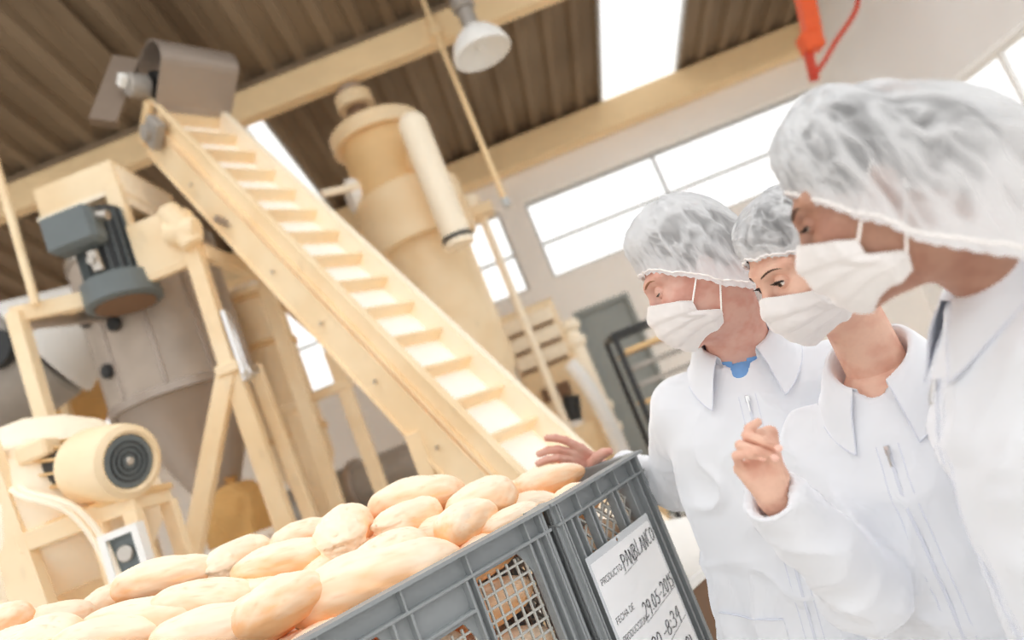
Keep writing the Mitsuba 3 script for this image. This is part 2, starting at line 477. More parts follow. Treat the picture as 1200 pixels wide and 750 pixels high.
for an, z in ((-128, 2.98), (-98, 2.86), (-118, 2.62)):
    a = math.radians(an)
    n = V(math.cos(a), math.sin(a), 0)
    p = V(TX, TY, z) + n * TR
    add(t, 'hatch_handle', cyl(p, p + n * .04, 0.045, 16, bevel=.01), 'motor_dark', smooth=30)
s = thing('machine_stand', 'cream A-shaped machine stand with a square post in front of the grey hopper tank', 'stand')
add(s, 'post', beam((-1.53, 3.70, 3.26), (-1.55, 3.70, 2.30), 0.085, 0.085, ref=(0, 1, 0)), 'cream')
add(s, 'splice_plate', bx((-1.615, 3.645, 2.27), (-1.485, 3.76, 2.33), .006), 'cream')
add(s, 'leg', beam((-1.56, 3.70, 2.31), (-2.82, 3.60, 0.0), 0.10, 0.06, ref=(0, 1, 0)), 'cream')
add(s, 'leg', beam((-1.55, 3.72, 2.30), (-1.56, 3.78, 0.0), 0.105, 0.07, ref=(0, 1, 0)), 'cream')
add(s, 'leg', beam((-1.48, 3.86, 2.30), (-1.44, 3.92, 0.0), 0.07, 0.06, ref=(0, 1, 0)), 'cream')
add(s, 'gusset_plate', cat(bx((-1.86, 3.69, 2.97), (-1.58, 3.71, 3.30), .003)), 'cream')
add(s, 'pipe_collar', cat(cyl((-1.57, 3.62, 3.27), (-1.50, 3.64, 3.02), 0.065, 24, bevel=.01), cyl((-1.62, 3.64, 3.14), (-1.45, 3.64, 3.10), .075, 24, bevel=.01)), 'cream', smooth=30)
add(s, 'crossbar', beam((-1.5, 3.72, 3.0), (-1.42, 4.45, 2.96), 0.06, 0.09), 'cream')
add(s, 'crossbar', beam((-1.5, 3.72, 2.98), (-2.6, 3.72, 2.98), 0.05, 0.07), 'cream')
add(s, 'guide_rod', cyl((-1.35, 3.68, 3.14), (-1.05, 4.2, 2.84), 0.022, 12), 'steel_dull', smooth=30)
add(s, 'clamp', cat(cyl((-1.46, 3.68, 2.22), (-1.40, 3.64, 2.24), .035, 16, bevel=.006), bx((-1.49, 3.66, 2.2), (-1.46, 3.72, 2.62), .004)), 'chrome', smooth=30)
s = thing('machine_stand', 'slim cream frame with upright legs standing between the hopper tank and the conveyor', 'stand')
for x0, y0, x1, z1 in ((-1.45, 4.42, -1.50, 2.93), (-1.22, 4.55, -1.20, 2.35), (-1.62, 4.60, -1.62, 2.12)):
    add(s, 'leg', beam((x1, y0, 0), (x0, y0, z1), 0.09, 0.06, ref=(0, 1, 0)), 'cream')
add(s, 'crossbar', beam((-1.68, 4.58, 2.1), (-1.15, 4.53, 2.1), .05, .06), 'cream')
add(s, 'crossbar', beam((-1.46, 4.44, 2.9), (-1.2, 4.75, 2.3), .05, .05), 'cream')
v = thing('vessel', 'slim cream cylindrical vessel behind the frame with upright legs', 'tank')
add(v, 'shell', lathe([(0, 3.08), (.2, 3.08), (.215, 3.05), (.215, 1.75), (.08, 1.4), (.08, 0), (0, 0)], 40, (-1.78, 4.98, 0)), 'cream', smooth=30)
for z in (3.0, 2.63, 1.95):
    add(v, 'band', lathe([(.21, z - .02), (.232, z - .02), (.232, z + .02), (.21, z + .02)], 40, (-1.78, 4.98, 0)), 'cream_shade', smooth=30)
# ------------------------------------------------------------------ grey motor with its terminal box, cream cover above
m = thing('electric_motor', 'grey upright electric motor with a terminal box and wide fan cowl beside the hopper tank', 'motor')
MX, MY = -2.02, 3.75
add(m, 'housing', lathe([(0, 3.46), (.13, 3.46), (.15, 3.44), (.15, 2.98), (0, 2.98)], 40, (MX, MY, 0)), 'motor_dark', smooth=30)
for k in range(22):
    a = k * 2 * math.pi / 22
    n = V(math.cos(a), math.sin(a), 0)
    add(m, 'cooling_fin', bx((.145, -.003, 3.04), (.17, .003, 3.42)).apply_transform(frame((MX, MY, 0), n, np.cross([0, 0, 1], n), (0, 0, 1))), 'motor_grey')
add(m, 'fan_cowl', lathe([(0, 3.05), (.17, 3.05), (.20, 3.03), (.205, 2.90), (.19, 2.89), (.165, 2.885), (.16, 2.91), (0, 2.91)], 48, (MX, MY, 0)), 'motor_grey', smooth=30)
add(m, 'fan_grille', lathe([(0, 2.905), (.16, 2.905), (.16, 2.88), (0, 2.88)], 40, (MX, MY, 0)), 'brown_panel', smooth=30)
tb = add(m, 'terminal_box', bx((-2.2, 3.48, 3.20), (-1.92, 3.62, 3.42), .025), 'motor_grey')
add(tb, 'box_lid', bx((-2.19, 3.465, 3.21), (-1.93, 3.485, 3.41), .012), 'motor_grey')
add(m, 'cable_gland', cyl((-1.92, 3.55, 3.35), (-1.86, 3.55, 3.33), .028, 16), 'steel', smooth=30)
add(m, 'eye_bolt', cat(cyl((-2.0, 3.54, 3.16), (-2.0, 3.56, 3.05), .03, 16), cyl((-2.0, 3.545, 3.11), (-2.0, 3.50, 3.10), .022, 16)), 'steel', smooth=30)
add(m, 'mount_bracket', bx((-1.93, 3.72, 2.95), (-1.84, 3.78, 3.6), .004), 'cream')
b = thing('drive_cover', 'cream sheet metal box covering the drive above the grey electric motor', 'cover')
add(b, 'casing', bx((-2.36, 3.76, 3.56), (-1.86, 4.45, 3.77), .012), 'cream')
add(b, 'lip', cat(bx((-2.37, 3.75, 3.555), (-1.85, 3.77, 3.58)), bx((-1.87, 3.75, 3.555), (-1.845, 4.46, 3.58))), 'cream_light')
add(b, 'side_panel', bx((-1.87, 3.80, 3.48), (-1.855, 4.40, 3.74)), 'cream_light')
s = thing('rod_stand', 'slim cream post with crossbar and thin upright rod left of the grey motor', 'stand')
add(s, 'post', beam((-2.48, 3.5, 0), (-2.47, 3.5, 2.98), .075, .075, ref=(0, 1, 0)), 'cream')
add(s, 'crossbar', beam((-2.5, 3.5, 2.97), (-2.12, 3.70, 2.97), .05, .09), 'cream')
add(s, 'crossbar', beam((-2.5, 3.52, 2.93), (-2.1, 4.1, 2.93), .05, .07), 'steel_dull')
add(s, 'rod', cyl((-2.34, 3.5, 4.1), (-2.35, 3.5, 2.98), .022, 12), 'cream', smooth=30)
d = thing('dust_duct', 'pale grey sheet metal duct with a dark opening behind the thin hanging rod', 'duct')
add(d, 'hood', lathe([(0, 0), (.40, 0), (.40, .02), (.22, .42), (.18, .44), (0, .44)], 40, (-3.05, 4.5, 3.1), (.75, .25, .35)), 'white_paint', smooth=30)
add(d, 'barrel', cyl((-3.75, 4.3, 2.8), (-3.06, 4.5, 3.08), .36, 40, bevel=.02), 'galv', smooth=30)
add(d, 'opening', cyl((-3.06, 4.02, 3.06), (-3.07, 4.1, 3.06), .13, 28), 'motor_dark', smooth=30)
add(d, 'support', beam((-3.3, 4.5, 0), (-3.3, 4.5, 2.8), .08, .08), 'cream')
h = thing('grain_hopper', 'ochre brown square hopper far behind the slim post at the left edge', 'hopper')
add(h, 'bin', trimesh.convex.convex_hull(np.array([(x, y, z) for x in (-4.45, -3.55) for y in (5.3, 6.0) for z in (2.95, 3.5)] + [(x, y, 2.5) for x in (-4.1, -3.9) for y in (5.5, 5.8)])), 'sack_paper')
add(h, 'rim', bx((-4.48, 5.27, 3.46), (-3.52, 6.03, 3.52), .006), 'beam_cream')
for x in (-4.4, -3.6):
    for y in (5.35, 5.95):
        add(h, 'leg', beam((x, y, 0), (x, y, 3.0), .06, .06), 'beam_cream')
# ------------------------------------------------------------------ mixer drum with its motor, lower left
m = thing('mixer', 'big cream mixer drum with a fan-cooled motor on a cream stand at the lower left', 'mixer')
DX = V(-2.10, 2.85, 1.80)
add(m, 'drum', lathe([(0, -.40), (.10, -.395), (.22, -.35), (.33, -.26), (.40, -.12), (.42, 0), (.40, .14), (.34, .26), (.24, .35), (.12, .41), (0, .43)], 56, DX, (-.15, -.25, .95)), 'cream_light', smooth=30)
add(m, 'drum_base', lathe([(0, 1.6), (.36, 1.6), (.37, 1.4), (.30, .9), (.30, 0), (0, 0)], 48, (DX[0] - .08, DX[1] + .06, 0)), 'cream', smooth=30)
c0, c1 = V(-1.735, 2.60, 1.90), V(-1.505, 2.51, 1.84)
ax = unit(c1 - c0)
mo = add(m, 'motor_cowl', lathe([(0, 0), (.11, 0), (.137, .015), (.145, .05), (.145, .20), (.138, .235), (.115, .247), (.103, .24), (.10, .225), (0, .225)], 48, c0, ax), 'cream', smooth=30)
add(mo, 'fan_grille', cyl(c0 + ax * .222, c0 + ax * .236, .098, 36), 'motor_grey', smooth=30)
for r in (.03, .05, .07):
    add(mo, 'grille_ring', lathe([(r, 0), (r + .006, 0), (r + .006, .006), (r, .006)], 32, c0 + ax * .235, ax), 'motor_dark', smooth=30)
add(mo, 'grille_hub', cyl(c0 + ax * .235, c0 + ax * .246, .016, 20, bevel=.004), 'steel', smooth=30)
add(m, 'motor_body', cyl(c0 - ax * .22, c0, .105, 36, bevel=.01), 'motor_dark', smooth=30)
for k in range(14):
    a = k * 2 * math.pi / 14
    M_ = look(c0 - ax * .2, ax)
    n = M_[:3, 0] * math.cos(a) + M_[:3, 1] * math.sin(a)
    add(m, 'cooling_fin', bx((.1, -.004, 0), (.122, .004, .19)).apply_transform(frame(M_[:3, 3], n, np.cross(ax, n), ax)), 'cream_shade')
add(m, 'gearbox', cat(bx((-2.03, 2.52, 1.86), (-1.88, 2.72, 2.08), .02), cyl(c0 - ax * .26, c0 - ax * .2, .125, 32, bevel=.01)), 'cream_light', smooth=30)
add(m, 'terminal_box', bx((-1.92, 2.50, 1.98), (-1.80, 2.60, 2.05), .01), 'cream')
pl = [(-2.02, 2.10), (-1.955, 2.11), (-1.905, 1.42), (-1.85, 0.0), (-2.12, 0), (-2.05, 1.40)]
add(m, 'stand_plate', placed(extrude(pl, .05), frame((0, 2.50, 0), (1, 0, 0), (0, 0, 1), (0, -1, 0))), 'cream')
add(m, 'crossbar', beam((-1.96, 2.47, 1.70), (-1.56, 2.55, 1.70), .05, .07), 'cream')
add(m, 'crossbar', beam((-1.60, 2.52, 1.70), (-1.60, 2.82, 1.70), .05, .06), 'cream')
for x, y in ((-1.70, 2.52), (-1.58, 2.54), (-1.60, 2.82)):
    add(m, 'leg', beam((x, y, 0), (x, y, 1.68), .055, .05, ref=(0, 1, 0)), 'cream')
add(m, 'motor_shelf', bx((-1.9, 2.5, 1.72), (-1.56, 2.82, 1.745), .004), 'cream_shade')
for k, dx in enumerate((0, .03)):
    add(m, 'conduit', tube(spline([(-1.93 + dx, 2.46, 1.90), (-1.86 + dx, 2.44, 1.84), (-1.76 + dx, 2.44, 1.77), (-1.70 + dx, 2.46, 1.64), (-1.69 + dx, 2.46, 1.3), (-1.69 + dx, 2.46, .3)], 40), .012, 8), 'cream_light', smooth=30)
g = thing('control_box', 'small white framed control box with a dark gauge below the mixer motor', 'control box')
add(g, 'frame', placed(extrude(sbox(-.075, -.09, .075, .09).difference(sbox(-.05, -.065, .05, .065)), .05), frame((-1.60, 2.50, 1.53), (1, 0, 0), (0, 0, 1), (0, -1, 0))), 'white_paint')
add(g, 'face', bx((-1.65, 2.475, 1.465), (-1.55, 2.49, 1.595)), 'motor_grey')
add(g, 'gauge', cyl((-1.60, 2.455, 1.53), (-1.60, 2.475, 1.53), .03, 20, bevel=.004), 'steel', smooth=30)
# ------------------------------------------------------------------ low things behind the bread
s = thing('sack', 'crumpled tan paper sack standing behind the leaning leg of the A-shaped stand', 'sack')
sk = trimesh.creation.icosphere(4, 1.0)
n_ = meshkit.fbm(sk.vertices * 2.6, 4, seed=5)[:, None] - 0.5
sk.vertices = np.sign(sk.vertices) * np.abs(sk.vertices) ** 0.62 * (1 + .45 * n_) * V(.20, .16, .32) + V(-2.03, 4.3, 1.42)
add(s, 'bag', sk, 'sack_paper', smooth=35)
add(s, 'tied_neck', lathe([(0, 0), (.05, 0), (.035, .05), (.06, .1), (0, .08)], 16, (-2.05, 4.3, 1.70), (.2, -.1, 1)), 'sack_paper', smooth=35)
pb = thing('pallet_box', 'closed grey pallet box that the tan paper sack stands on', 'box')
add(pb, 'box_body', bx((-2.5, 4.15, .0), (-1.72, 4.75, 1.1), .02), 'galv')
w = thing('plastic_basket', 'pale plastic basket with slotted sides below the legs of the A-shaped stand', 'basket')
add(w, 'floor_plate', bx((-2.42, 3.94, 0.98), (-1.68, 4.12, 1.0), .004), 'white_paint')
for y in (3.95, 4.11):
    for k in range(18):
        x = -2.41 + k * .0405
        add(w, 'slat', bx((x, y - .006, 1.0), (x + .018, y + .006, 1.39)), 'white_paint')
    for z in (1.10, 1.20, 1.30):
        add(w, 'side_rail', bx((-2.42, y - .009, z), (-1.68, y + .009, z + .02)), 'white_paint')
add(w, 'rim', placed(extrude(sbox(-2.43, 3.93, -1.67, 4.13).difference(sbox(-2.40, 3.96, -1.70, 4.10)), .03), frame((0, 0, 1.38), (1, 0, 0), (0, 1, 0), (0, 0, 1))), 'white_paint')
add(w, 'end_wall', bx((-2.42, 3.95, 1.0), (-2.405, 4.11, 1.39)), 'white_paint')
add(w, 'end_wall', bx((-1.695, 3.95, 1.0), (-1.68, 4.11, 1.39)), 'white_paint')
for x in (-2.38, -1.72):
    for y in (3.96, 4.10):
        add(w, 'leg', beam((x, y, 0), (x, y, .98), .03, .03), 'steel')
p = thing('pipe', 'fat grey pipe lying low behind the cream legs under the conveyor', 'pipe')
add(p, 'barrel', cyl((-2.3, 5.35, 1.42), (-0.75, 5.1, 1.42), .19, 40, bevel=.02), 'galv', smooth=30)
for x in (-1.55, -.95):
    add(p, 'flange', cyl((x, 5.228 - (x + 1.55) * .16, 1.42), (x + .05, 5.22 - (x + 1.55) * .16, 1.42), .225, 40, bevel=.006), 'steel_dull', smooth=30)
    add(p, 'saddle', bx((x - .1, 5.05, 0), (x, 5.4, 1.3), .01), 'galv')
# ------------------------------------------------------------------ cyclone tower behind the conveyor
t = thing('cyclone_tower', 'tall cream cyclone tower with a capped top and side duct rising behind the conveyor', 'machine')
CX, CY = -0.45, 5.1
add(t, 'body', lathe([(0, 3.47), (.32, 3.47), (.42, 3.40), (.425, 3.38), (.425, 2.98), (.415, 2.96), (.33, 2.96), (.33, 1.9), (.28, 1.8), (.28, 0), (0, 0)], 56, (CX + .04, CY + .08, 0)), 'cream', smooth=30)
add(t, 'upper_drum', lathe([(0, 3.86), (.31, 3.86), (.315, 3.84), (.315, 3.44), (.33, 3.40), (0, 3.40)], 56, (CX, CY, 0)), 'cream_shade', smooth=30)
add(t, 'lid', lathe([(0, 4.06), (.20, 4.05), (.35, 3.99), (.37, 3.97), (.37, 3.86), (0, 3.86)], 56, (CX, CY, 0)), 'cream', smooth=30)
add(t, 'neck', cyl((CX - .07, CY, 4.04), (CX - .07, CY, 4.2), .085, 28), 'brown_panel', smooth=30)
cp = add(t, 'cap', lathe([(0, 4.34), (.10, 4.335), (.145, 4.31), (.15, 4.2), (0, 4.2)], 40, (CX - .07, CY, 0)), 'cream', smooth=30)
add(cp, 'vent_top', cyl((CX - .07, CY, 4.335), (CX - .07, CY, 4.42), .11, 28, bevel=.01), 'steel_dull', smooth=30)
du = cat(cyl((-.14, 4.62, 2.72), (-.14, 4.62, 3.66), .105, 36), trimesh.creation.icosphere(3, .105).apply_translation((-.14, 4.62, 3.66)))
sd = add(t, 'side_duct', du, 'cream_light', smooth=40)
add(sd, 'band', cyl((-.14, 4.62, 2.76), (-.14, 4.62, 2.79), .112, 36), 'motor_dark', smooth=30)
add(t, 'duct_arm', beam((-.14, 4.66, 3.5), (-.25, 4.9, 3.5), .12, .12), 'cream')
add(t, 'inlet_pipe', cyl((-.95, 4.75, 3.5), (-.62, 4.95, 3.52), .03, 16), 'cream_light', smooth=30)
add(t, 'flange', cyl((CX - .36, CY - .12, 3.5), (CX - .26, CY - .08, 3.5), .13, 28, bevel=.01), 'white_paint', smooth=30)
for x in (-0.24, .09):
    add(t, 'support_pipe', cyl((x, 5.55, 0), (x, 5.55, 3.2), .035, 16), 'cream_light', smooth=30)
add(t, 'support_plate', bx((-.08, 5.4, 3.12), (.2, 5.65, 3.2), .006), 'cream')
add(t, 'valve', cat(cyl((.04, 5.5, 3.2), (.04, 5.5, 3.33), .07, 24, bevel=.01), cyl((.0, 5.5, 3.26), (.12, 5.5, 3.26), .05, 20)), 'cream_light', smooth=30)
# ------------------------------------------------------------------ louvred cabinet, white pipes, rack at the far wall
k = thing('machine_cabinet', 'cream louvred machine cabinet beside the grey door at the far wall', 'cabinet')
add(k, 'body', bx((-.12, 6.05, 0.75), (.40, 6.5, 2.36), .015), 'cream')
for i in range(3):
    add(k, 'louvre', bx((-.10, 6.02, 2.14 - i * .17), (.34, 6.06, 2.16 - i * .17), .004), 'brown_panel')
    add(k, 'panel', bx((-.11, 6.03, 2.17 - i * .17), (.36, 6.06, 2.29 - i * .17), .008), 'cream_light')
add(k, 'opening', bx((.0, 6.0, 1.50), (.26, 6.06, 1.62), .01), 'brown_panel')
add(k, 'plinth', bx((-.10, 6.08, 0), (.38, 6.48, .75)), 'cream_shade')
mo = thing('small_motor', 'small black motor with a white flange in front of the louvred cabinet', 'motor')
add(mo, 'housing', cyl((.16, 5.72, 1.28), (.22, 5.74, 1.48), .075, 28, bevel=.01), 'motor_dark', smooth=30)
add(mo, 'flange', cyl((.15, 5.72, 1.23), (.16, 5.72, 1.28), .09, 28), 'white_paint', smooth=30)
add(mo, 'pedestal', bx((.06, 5.62, 0), (.3, 5.84, 1.23), .01), 'cream')
p = thing('white_pipework', 'pale pipework with bulging joints in front of the grey door', 'pipe')
add(p, 'riser', cyl((.43, 5.5, .6), (.41, 5.5, 2.02), .055, 24), 'cream_light', smooth=30)
add(p, 'branch', tube(spline([(.30, 5.46, 1.72), (.36, 5.44, 1.5), (.40, 5.42, 1.2), (.40, 5.42, .6)], 30), .06, 16), 'white_paint', smooth=40)
for z in (2.0, 1.86, 1.3, 1.12):
    add(p, 'joint', lathe([(0, -.05), (.05, -.05), (.082, -.02), (.082, .02), (.05, .05), (0, .05)], 24, (.42, 5.5, z)), 'cream_light', smooth=30)
add(p, 'base', bx((.25, 5.3, 0), (.55, 5.65, .62), .01), 'beam_cream')
r = thing('tray_rack', 'black tray rack with bread trays standing behind the man with the blue collar', 'rack')
for x in (.57, 1.15):
    for y in (4.4, 4.95):
        add(r, 'post', beam((x, y, 0), (x, y, 1.74), .035, .035), 'motor_dark')
for y in (4.4, 4.95):
    add(r, 'top_rail', beam((.57, y, 1.73), (1.15, y, 1.73), .03, .03), 'motor_dark')
for x in (.57, 1.15):
    add(r, 'side_rail', beam((x, 4.4, 1.73), (x, 4.95, 1.73), .03, .03), 'motor_dark')
for i in range(9):
    z = 1.60 - i * .115
    add(r, 'tray', cat(bx((.6, 4.42, z - .012), (1.12, 4.93, z), .003), bx((.6, 4.42, z), (1.12, 4.43, z + .02))), 'galv' if i % 3 else 'cream_shade')
# ------------------------------------------------------------------ lamp, drop pipe, red crane bracket
l = thing('pendant_lamp', 'bell-shaped industrial pendant lamp hanging below the cream purlin beam', 'lamp')
LX, LY = .515, 4.6
sh = [(.055, 4.19), (.085, 4.17), (.135, 4.13), (.185, 4.07), (.212, 4.0), (.217, 3.965), (.211, 3.96), (.203, 4.0), (.176, 4.063), (.128, 4.12), (.08, 4.158), (.045, 4.18)]
add(l, 'lamp_shade', lathe(sh + [sh[0]], 48, (LX, LY, 0)), 'white_paint', smooth=30)
add(l, 'socket', lathe([(0, 4.34), (.05, 4.34), (.062, 4.32), (.062, 4.22), (.05, 4.18), (0, 4.18)], 32, (LX, LY, 0)), 'galv', smooth=30)
add(l, 'ballast', cyl((LX, LY, 4.33), (LX, LY, 4.43), .085, 32, bevel=.012), 'galv', smooth=30)
add(l, 'stem', cyl((LX, LY, 4.42), (LX, LY, zroof(LY) + .0), .012, 12), 'galv', smooth=30)
add(l, 'bulb', lathe([(0, 4.0), (.03, 4.01), (.04, 4.04), (.03, 4.09), (.02, 4.16), (0, 4.17)], 24, (LX, LY, 0)), 'white_paint', smooth=30)
p = thing('drop_pipe', 'thin cream pipe dropping straight down from the purlin beam beside the lamp', 'pipe')
add(p, 'tube', cyl((.28, 4.88, 2.95), (.277, 4.88, 4.72), .022, 14), 'beam_cream', smooth=30)
add(p, 'clamp', bx((.24, 4.85, 4.40), (.32, 4.95, 4.46), .004), 'beam_cream')
add(p, 'end_fitting', cyl((.28, 4.88, 2.93), (.28, 4.88, 3.0), .032, 14, bevel=.004), 'frame_grey', smooth=30)
r = thing('crane_bracket', 'orange and red steel bracket hanging from the roof above the wide window', 'bracket')
add(r, 'hanger', beam((2.93, 5.0, 3.30), (3.28, 5.0, 4.66), .12, .10, ref=(0, 1, 0)), 'orange_paint')
add(r, 'knee', bx((2.82, 4.93, 3.20), (2.98, 5.07, 3.36), .02), 'orange_paint')
add(r, 'tip', beam((2.85, 5.0, 3.22), (2.80, 5.0, 2.99), .06, .05, ref=(0, 1, 0)), 'red_paint')
add(r, 'hose', tube(spline([(2.80, 4.98, 3.02), (2.92, 4.96, 3.10), (3.08, 4.95, 3.22), (3.28, 4.95, 3.36), (3.42, 4.96, 3.62), (3.50, 5.0, 4.64)], 50), .018, 10), 'red_paint', smooth=30)
add(r, 'roof_plate', bx((3.1, 4.85, 4.64), (3.6, 5.12, 4.685), .005), 'orange_paint')
# ------------------------------------------------------------------ worktop between the crate and the rack
t = thing('work_table', 'white topped work table with a brown side behind the end of the labelled crate', 'table')
TM = frame((.18, 1.89, 0), unit(V(.69, .72, 0)), unit(V(-.72, .69, 0)), (0, 0, 1))
add(t, 'tabletop', placed(bx((-.12, 0, .87), (.62, .52, .90), .006), TM), 'white_paint')
add(t, 'side_panel', placed(bx((-.10, .02, .25), (.60, .04, .87), .004), TM), 'brown_panel')
for x in (-.07, .57):
    for y in (.07, .28):
        add(t, 'leg', placed(beam((x, y, 0), (x, y, .87), .04, .04), TM), 'brown_panel')
# ------------------------------------------------------------------ bread crates
mat('crate_grey', (142, 147, 149), 0.42, spec=0.5, vary=0.06, scale=9)
mat('crate_mesh', (176, 176, 170), 0.45, vary=0.05)
mat('label_paper', (243, 244, 246), 0.35, spec=0.5)
mat('label_sleeve', (205, 210, 214), 0.25, spec=0.5)
mat('ink', (28, 28, 32), 0.6)
mat('ink_print', (62, 62, 66), 0.6)
CH = 0.55


def grid_mesh(s0, s1, z0, z1, pitch, r, diag):
    """Bars of a lattice clipped to a window, in the side's plane."""
    win = sbox(s0, z0, s1, z1)
    lines, span = [], (s1 - s0) + (z1 - z0)
    from shapely.geometry import LineString
    k = -int(span / pitch) - 2
    dirs = ((1, 1), (1, -1)) if diag else ((1, 0), (0, 1))
    for d_ in dirs:
        d_ = np.array(d_, float) / np.hypot(*d_)
        n_ = np.array([-d_[1], d_[0]])
        for j in range(k, -k):
            o = np.array([s0, z1]) + n_ * (j + 0.5) * pitch
            ls = LineString([o - d_ * 2, o + d_ * 2]).intersection(win)
            if ls.length > 0.004:
                (a0, b0), (a1, b1) = ls.coords[0], ls.coords[-1]
                lines.append(beam((a0, b0, 0), (a1, b1, 0), r, r, ref=(0, 0, 1), bevel=0))
    return cat(*lines)


def crate(label, M, L, W, sides, group=None):
    key = thing('bread_crate', label, 'crate', group)
    # the four sides as frames: s along the side, z up, outwards
    fr = {'near': (frame((0, 0, 0), (1, 0, 0), (0, 0, 1), (0, -1, 0)), L), 'far': (frame((L, W, 0), (-1, 0, 0), (0, 0, 1), (0, 1, 0)), L),
          'right': (frame((L, 0, 0), (0, 1, 0), (0, 0, 1), (1, 0, 0)), W), 'left': (frame((0, W, 0), (0, -1, 0), (0, 0, 1), (-1, 0, 0)), W)}
    ring = sbox(-.004, -.004, L + .004, W + .004).buffer(.006).difference(sbox(.024, .024, L - .024, W - .024))
    rim = extrude(ring, .007).apply_translation((0, 0, -.007))
    add(key, 'rim', placed(rim, M), 'crate_grey', smooth=30)
    for name, (fm, ln) in fr.items():
        wins, ribs, ledges, diag = sides.get(name, ([], [], [], False))
        pan = sbox(.0, -CH, ln, -.006)
        for w_ in wins:
            pan = pan.difference(Polygon(w_).buffer(.006))
        A = M @ fm
        add(key, 'side_panel', placed(extrude(pan, .005).apply_translation((0, 0, -.022)), A), 'crate_grey')
        bd = .048
        add(key, 'band_ledge', placed(bx((.0, -bd - .003, -.02), (ln, -bd + .003, .001), .0015), A), 'crate_grey')
        for s in ribs:
            add(key, 'band_rib', placed(bx((s - .0022, -bd, -.02), (s + .0022, -.006, .0), .001), A), 'crate_grey')
        for s0, s1, z in ledges:
            add(key, 'handle_ledge', placed(bx((s0, z - .003, -.02), (s1, z + .003, -.001), .0015), A), 'crate_grey')
        for w_ in wins:
            q = np.array(w_)
            s0, s1, z0, z1 = q[:, 0].min(), q[:, 0].max(), q[:, 1].min(), q[:, 1].max()
            g = grid_mesh(s0, s1, z0, z1, .023, .0042, diag)
            add(key, 'mesh_panel', placed(g.apply_translation((0, 0, -.0195)), A), 'crate_mesh', kind='stuff')
            for s, dd in ((s0 - .009, -1), (s1 + .009, 1)):
                add(key, 'upright', placed(bx((s - .0025, -CH, -.02), (s + .0025, -bd, -.001), .001), A), 'crate_grey')
        for s in (.012, .045, ln - .045, ln - .012):
            add(key, 'corner_rib', placed(bx((s - .003, -CH, -.02), (s + .003, -.006 if s in (.012, ln - .012) else -bd, -.0), .001), A), 'crate_grey')
    add(key, 'floor_plate', placed(bx((.005, .005, -CH), (L - .005, W - .005, -CH + .008)), M), 'crate_grey')
    return key


RIM = 1.27
c2, n2 = unit(V(.611, .791, 0)), unit(V(-.791, .611, 0))
M2 = frame((-.066, 1.445, RIM), c2, n2, (0, 0, 1))
W2 = [[(s0, -.46), (s0, -.066), (s1, -.066), (s1, -.46)] for s0, s1 in ((.078, .108), (.142, .212), (.25, .285))]
side2 = (W2, [.09, .175, .255, .335], [], True)
ends = ([[(s, -.46), (s, -.07), (s + .1, -.07), (s + .1, -.46)] for s in (.09, .25, .41)], [.1, .2, .3, .4, .5], [], True)
crate('grey plastic bread crate with a written white label hanging on its side', M2, .385, .58, {'near': side2, 'left': ends, 'right': ends}, None)
c1, n1 = unit(V(.72, .694, 0)), unit(V(-.694, .72, 0))
P1 = V(-.082, 1.428, RIM) - c1 * .62
M1 = frame(P1, c1, n1, (0, 0, 1))


def w1(s0, s1, top):
    return [(.62 - s0, -.46), (.62 - s0 + .0, top - .02), (.62 - s0 + .008, top), (.62 - s1 - .02, top), (.62 - s1, top - .045), (.62 - s1, -.46)]


side1 = ([w1(.205, .074, -.064), w1(.345, .24, -.122), w1(.50, .40, -.064)], [.62 - s for s in (.062, .215, .36, .515)], [(.62 - .355, .62 - .228, -.104)], False)
e1 = ([[(s, -.46), (s, -.07), (s + .1, -.07), (s + .1, -.46)] for s in (.09, .22, .35)], [.1, .2, .3, .4], [], False)
crate('grey plastic bread crate heaped with pale rolls, its long meshed side nearest the camera', M1, .62, .54, {'near': side1, 'left': e1, 'right': e1}, None)
P3 = V(-.545, .985, RIM) - c1 * .615
M3 = frame(P3, c1, n1, (0, 0, 1))
crate('grey plastic bread crate at the lower left, almost hidden under its heap of rolls', M3, .60, .80, {}, None)
# trolleys under the crates
for x0, y0, cc, nn, l_, w_, lab in ((M1[:3, 3], 0, c1, n1, .62, .56, 'flat steel trolley under the crate nearest the camera'), (M2[:3, 3], 0, c2, n2, .385, .6, 'flat steel trolley under the labelled crate'), (M3[:3, 3], 0, c1, n1, .6, .8, 'flat steel trolley under the crate at the lower left')):
    MM = frame(V(x0[0], x0[1], 0), cc, nn, (0, 0, 1))
    k = thing('crate_trolley', lab, 'trolley')
    add(k, 'deck', placed(bx((.01, .01, .69), (l_ - .01, w_ - .01, .718), .004), MM), 'steel_dull')
    for sx in (.04, l_ - .04):
        for sy in (.04, w_ - .04):
            add(k, 'leg', placed(beam((sx, sy, .09), (sx, sy, .69), .035, .035), MM), 'steel_dull')
            add(k, 'wheel', placed(cyl((sx, sy - .015, .05), (sx, sy + .015, .05), .05, 24, bevel=.006), MM), 'black_rubber', smooth=30)
    add(k, 'brace', placed(beam((.04, w_ / 2, .3), (l_ - .04, w_ / 2, .3), .03, .03), MM), 'steel_dull')

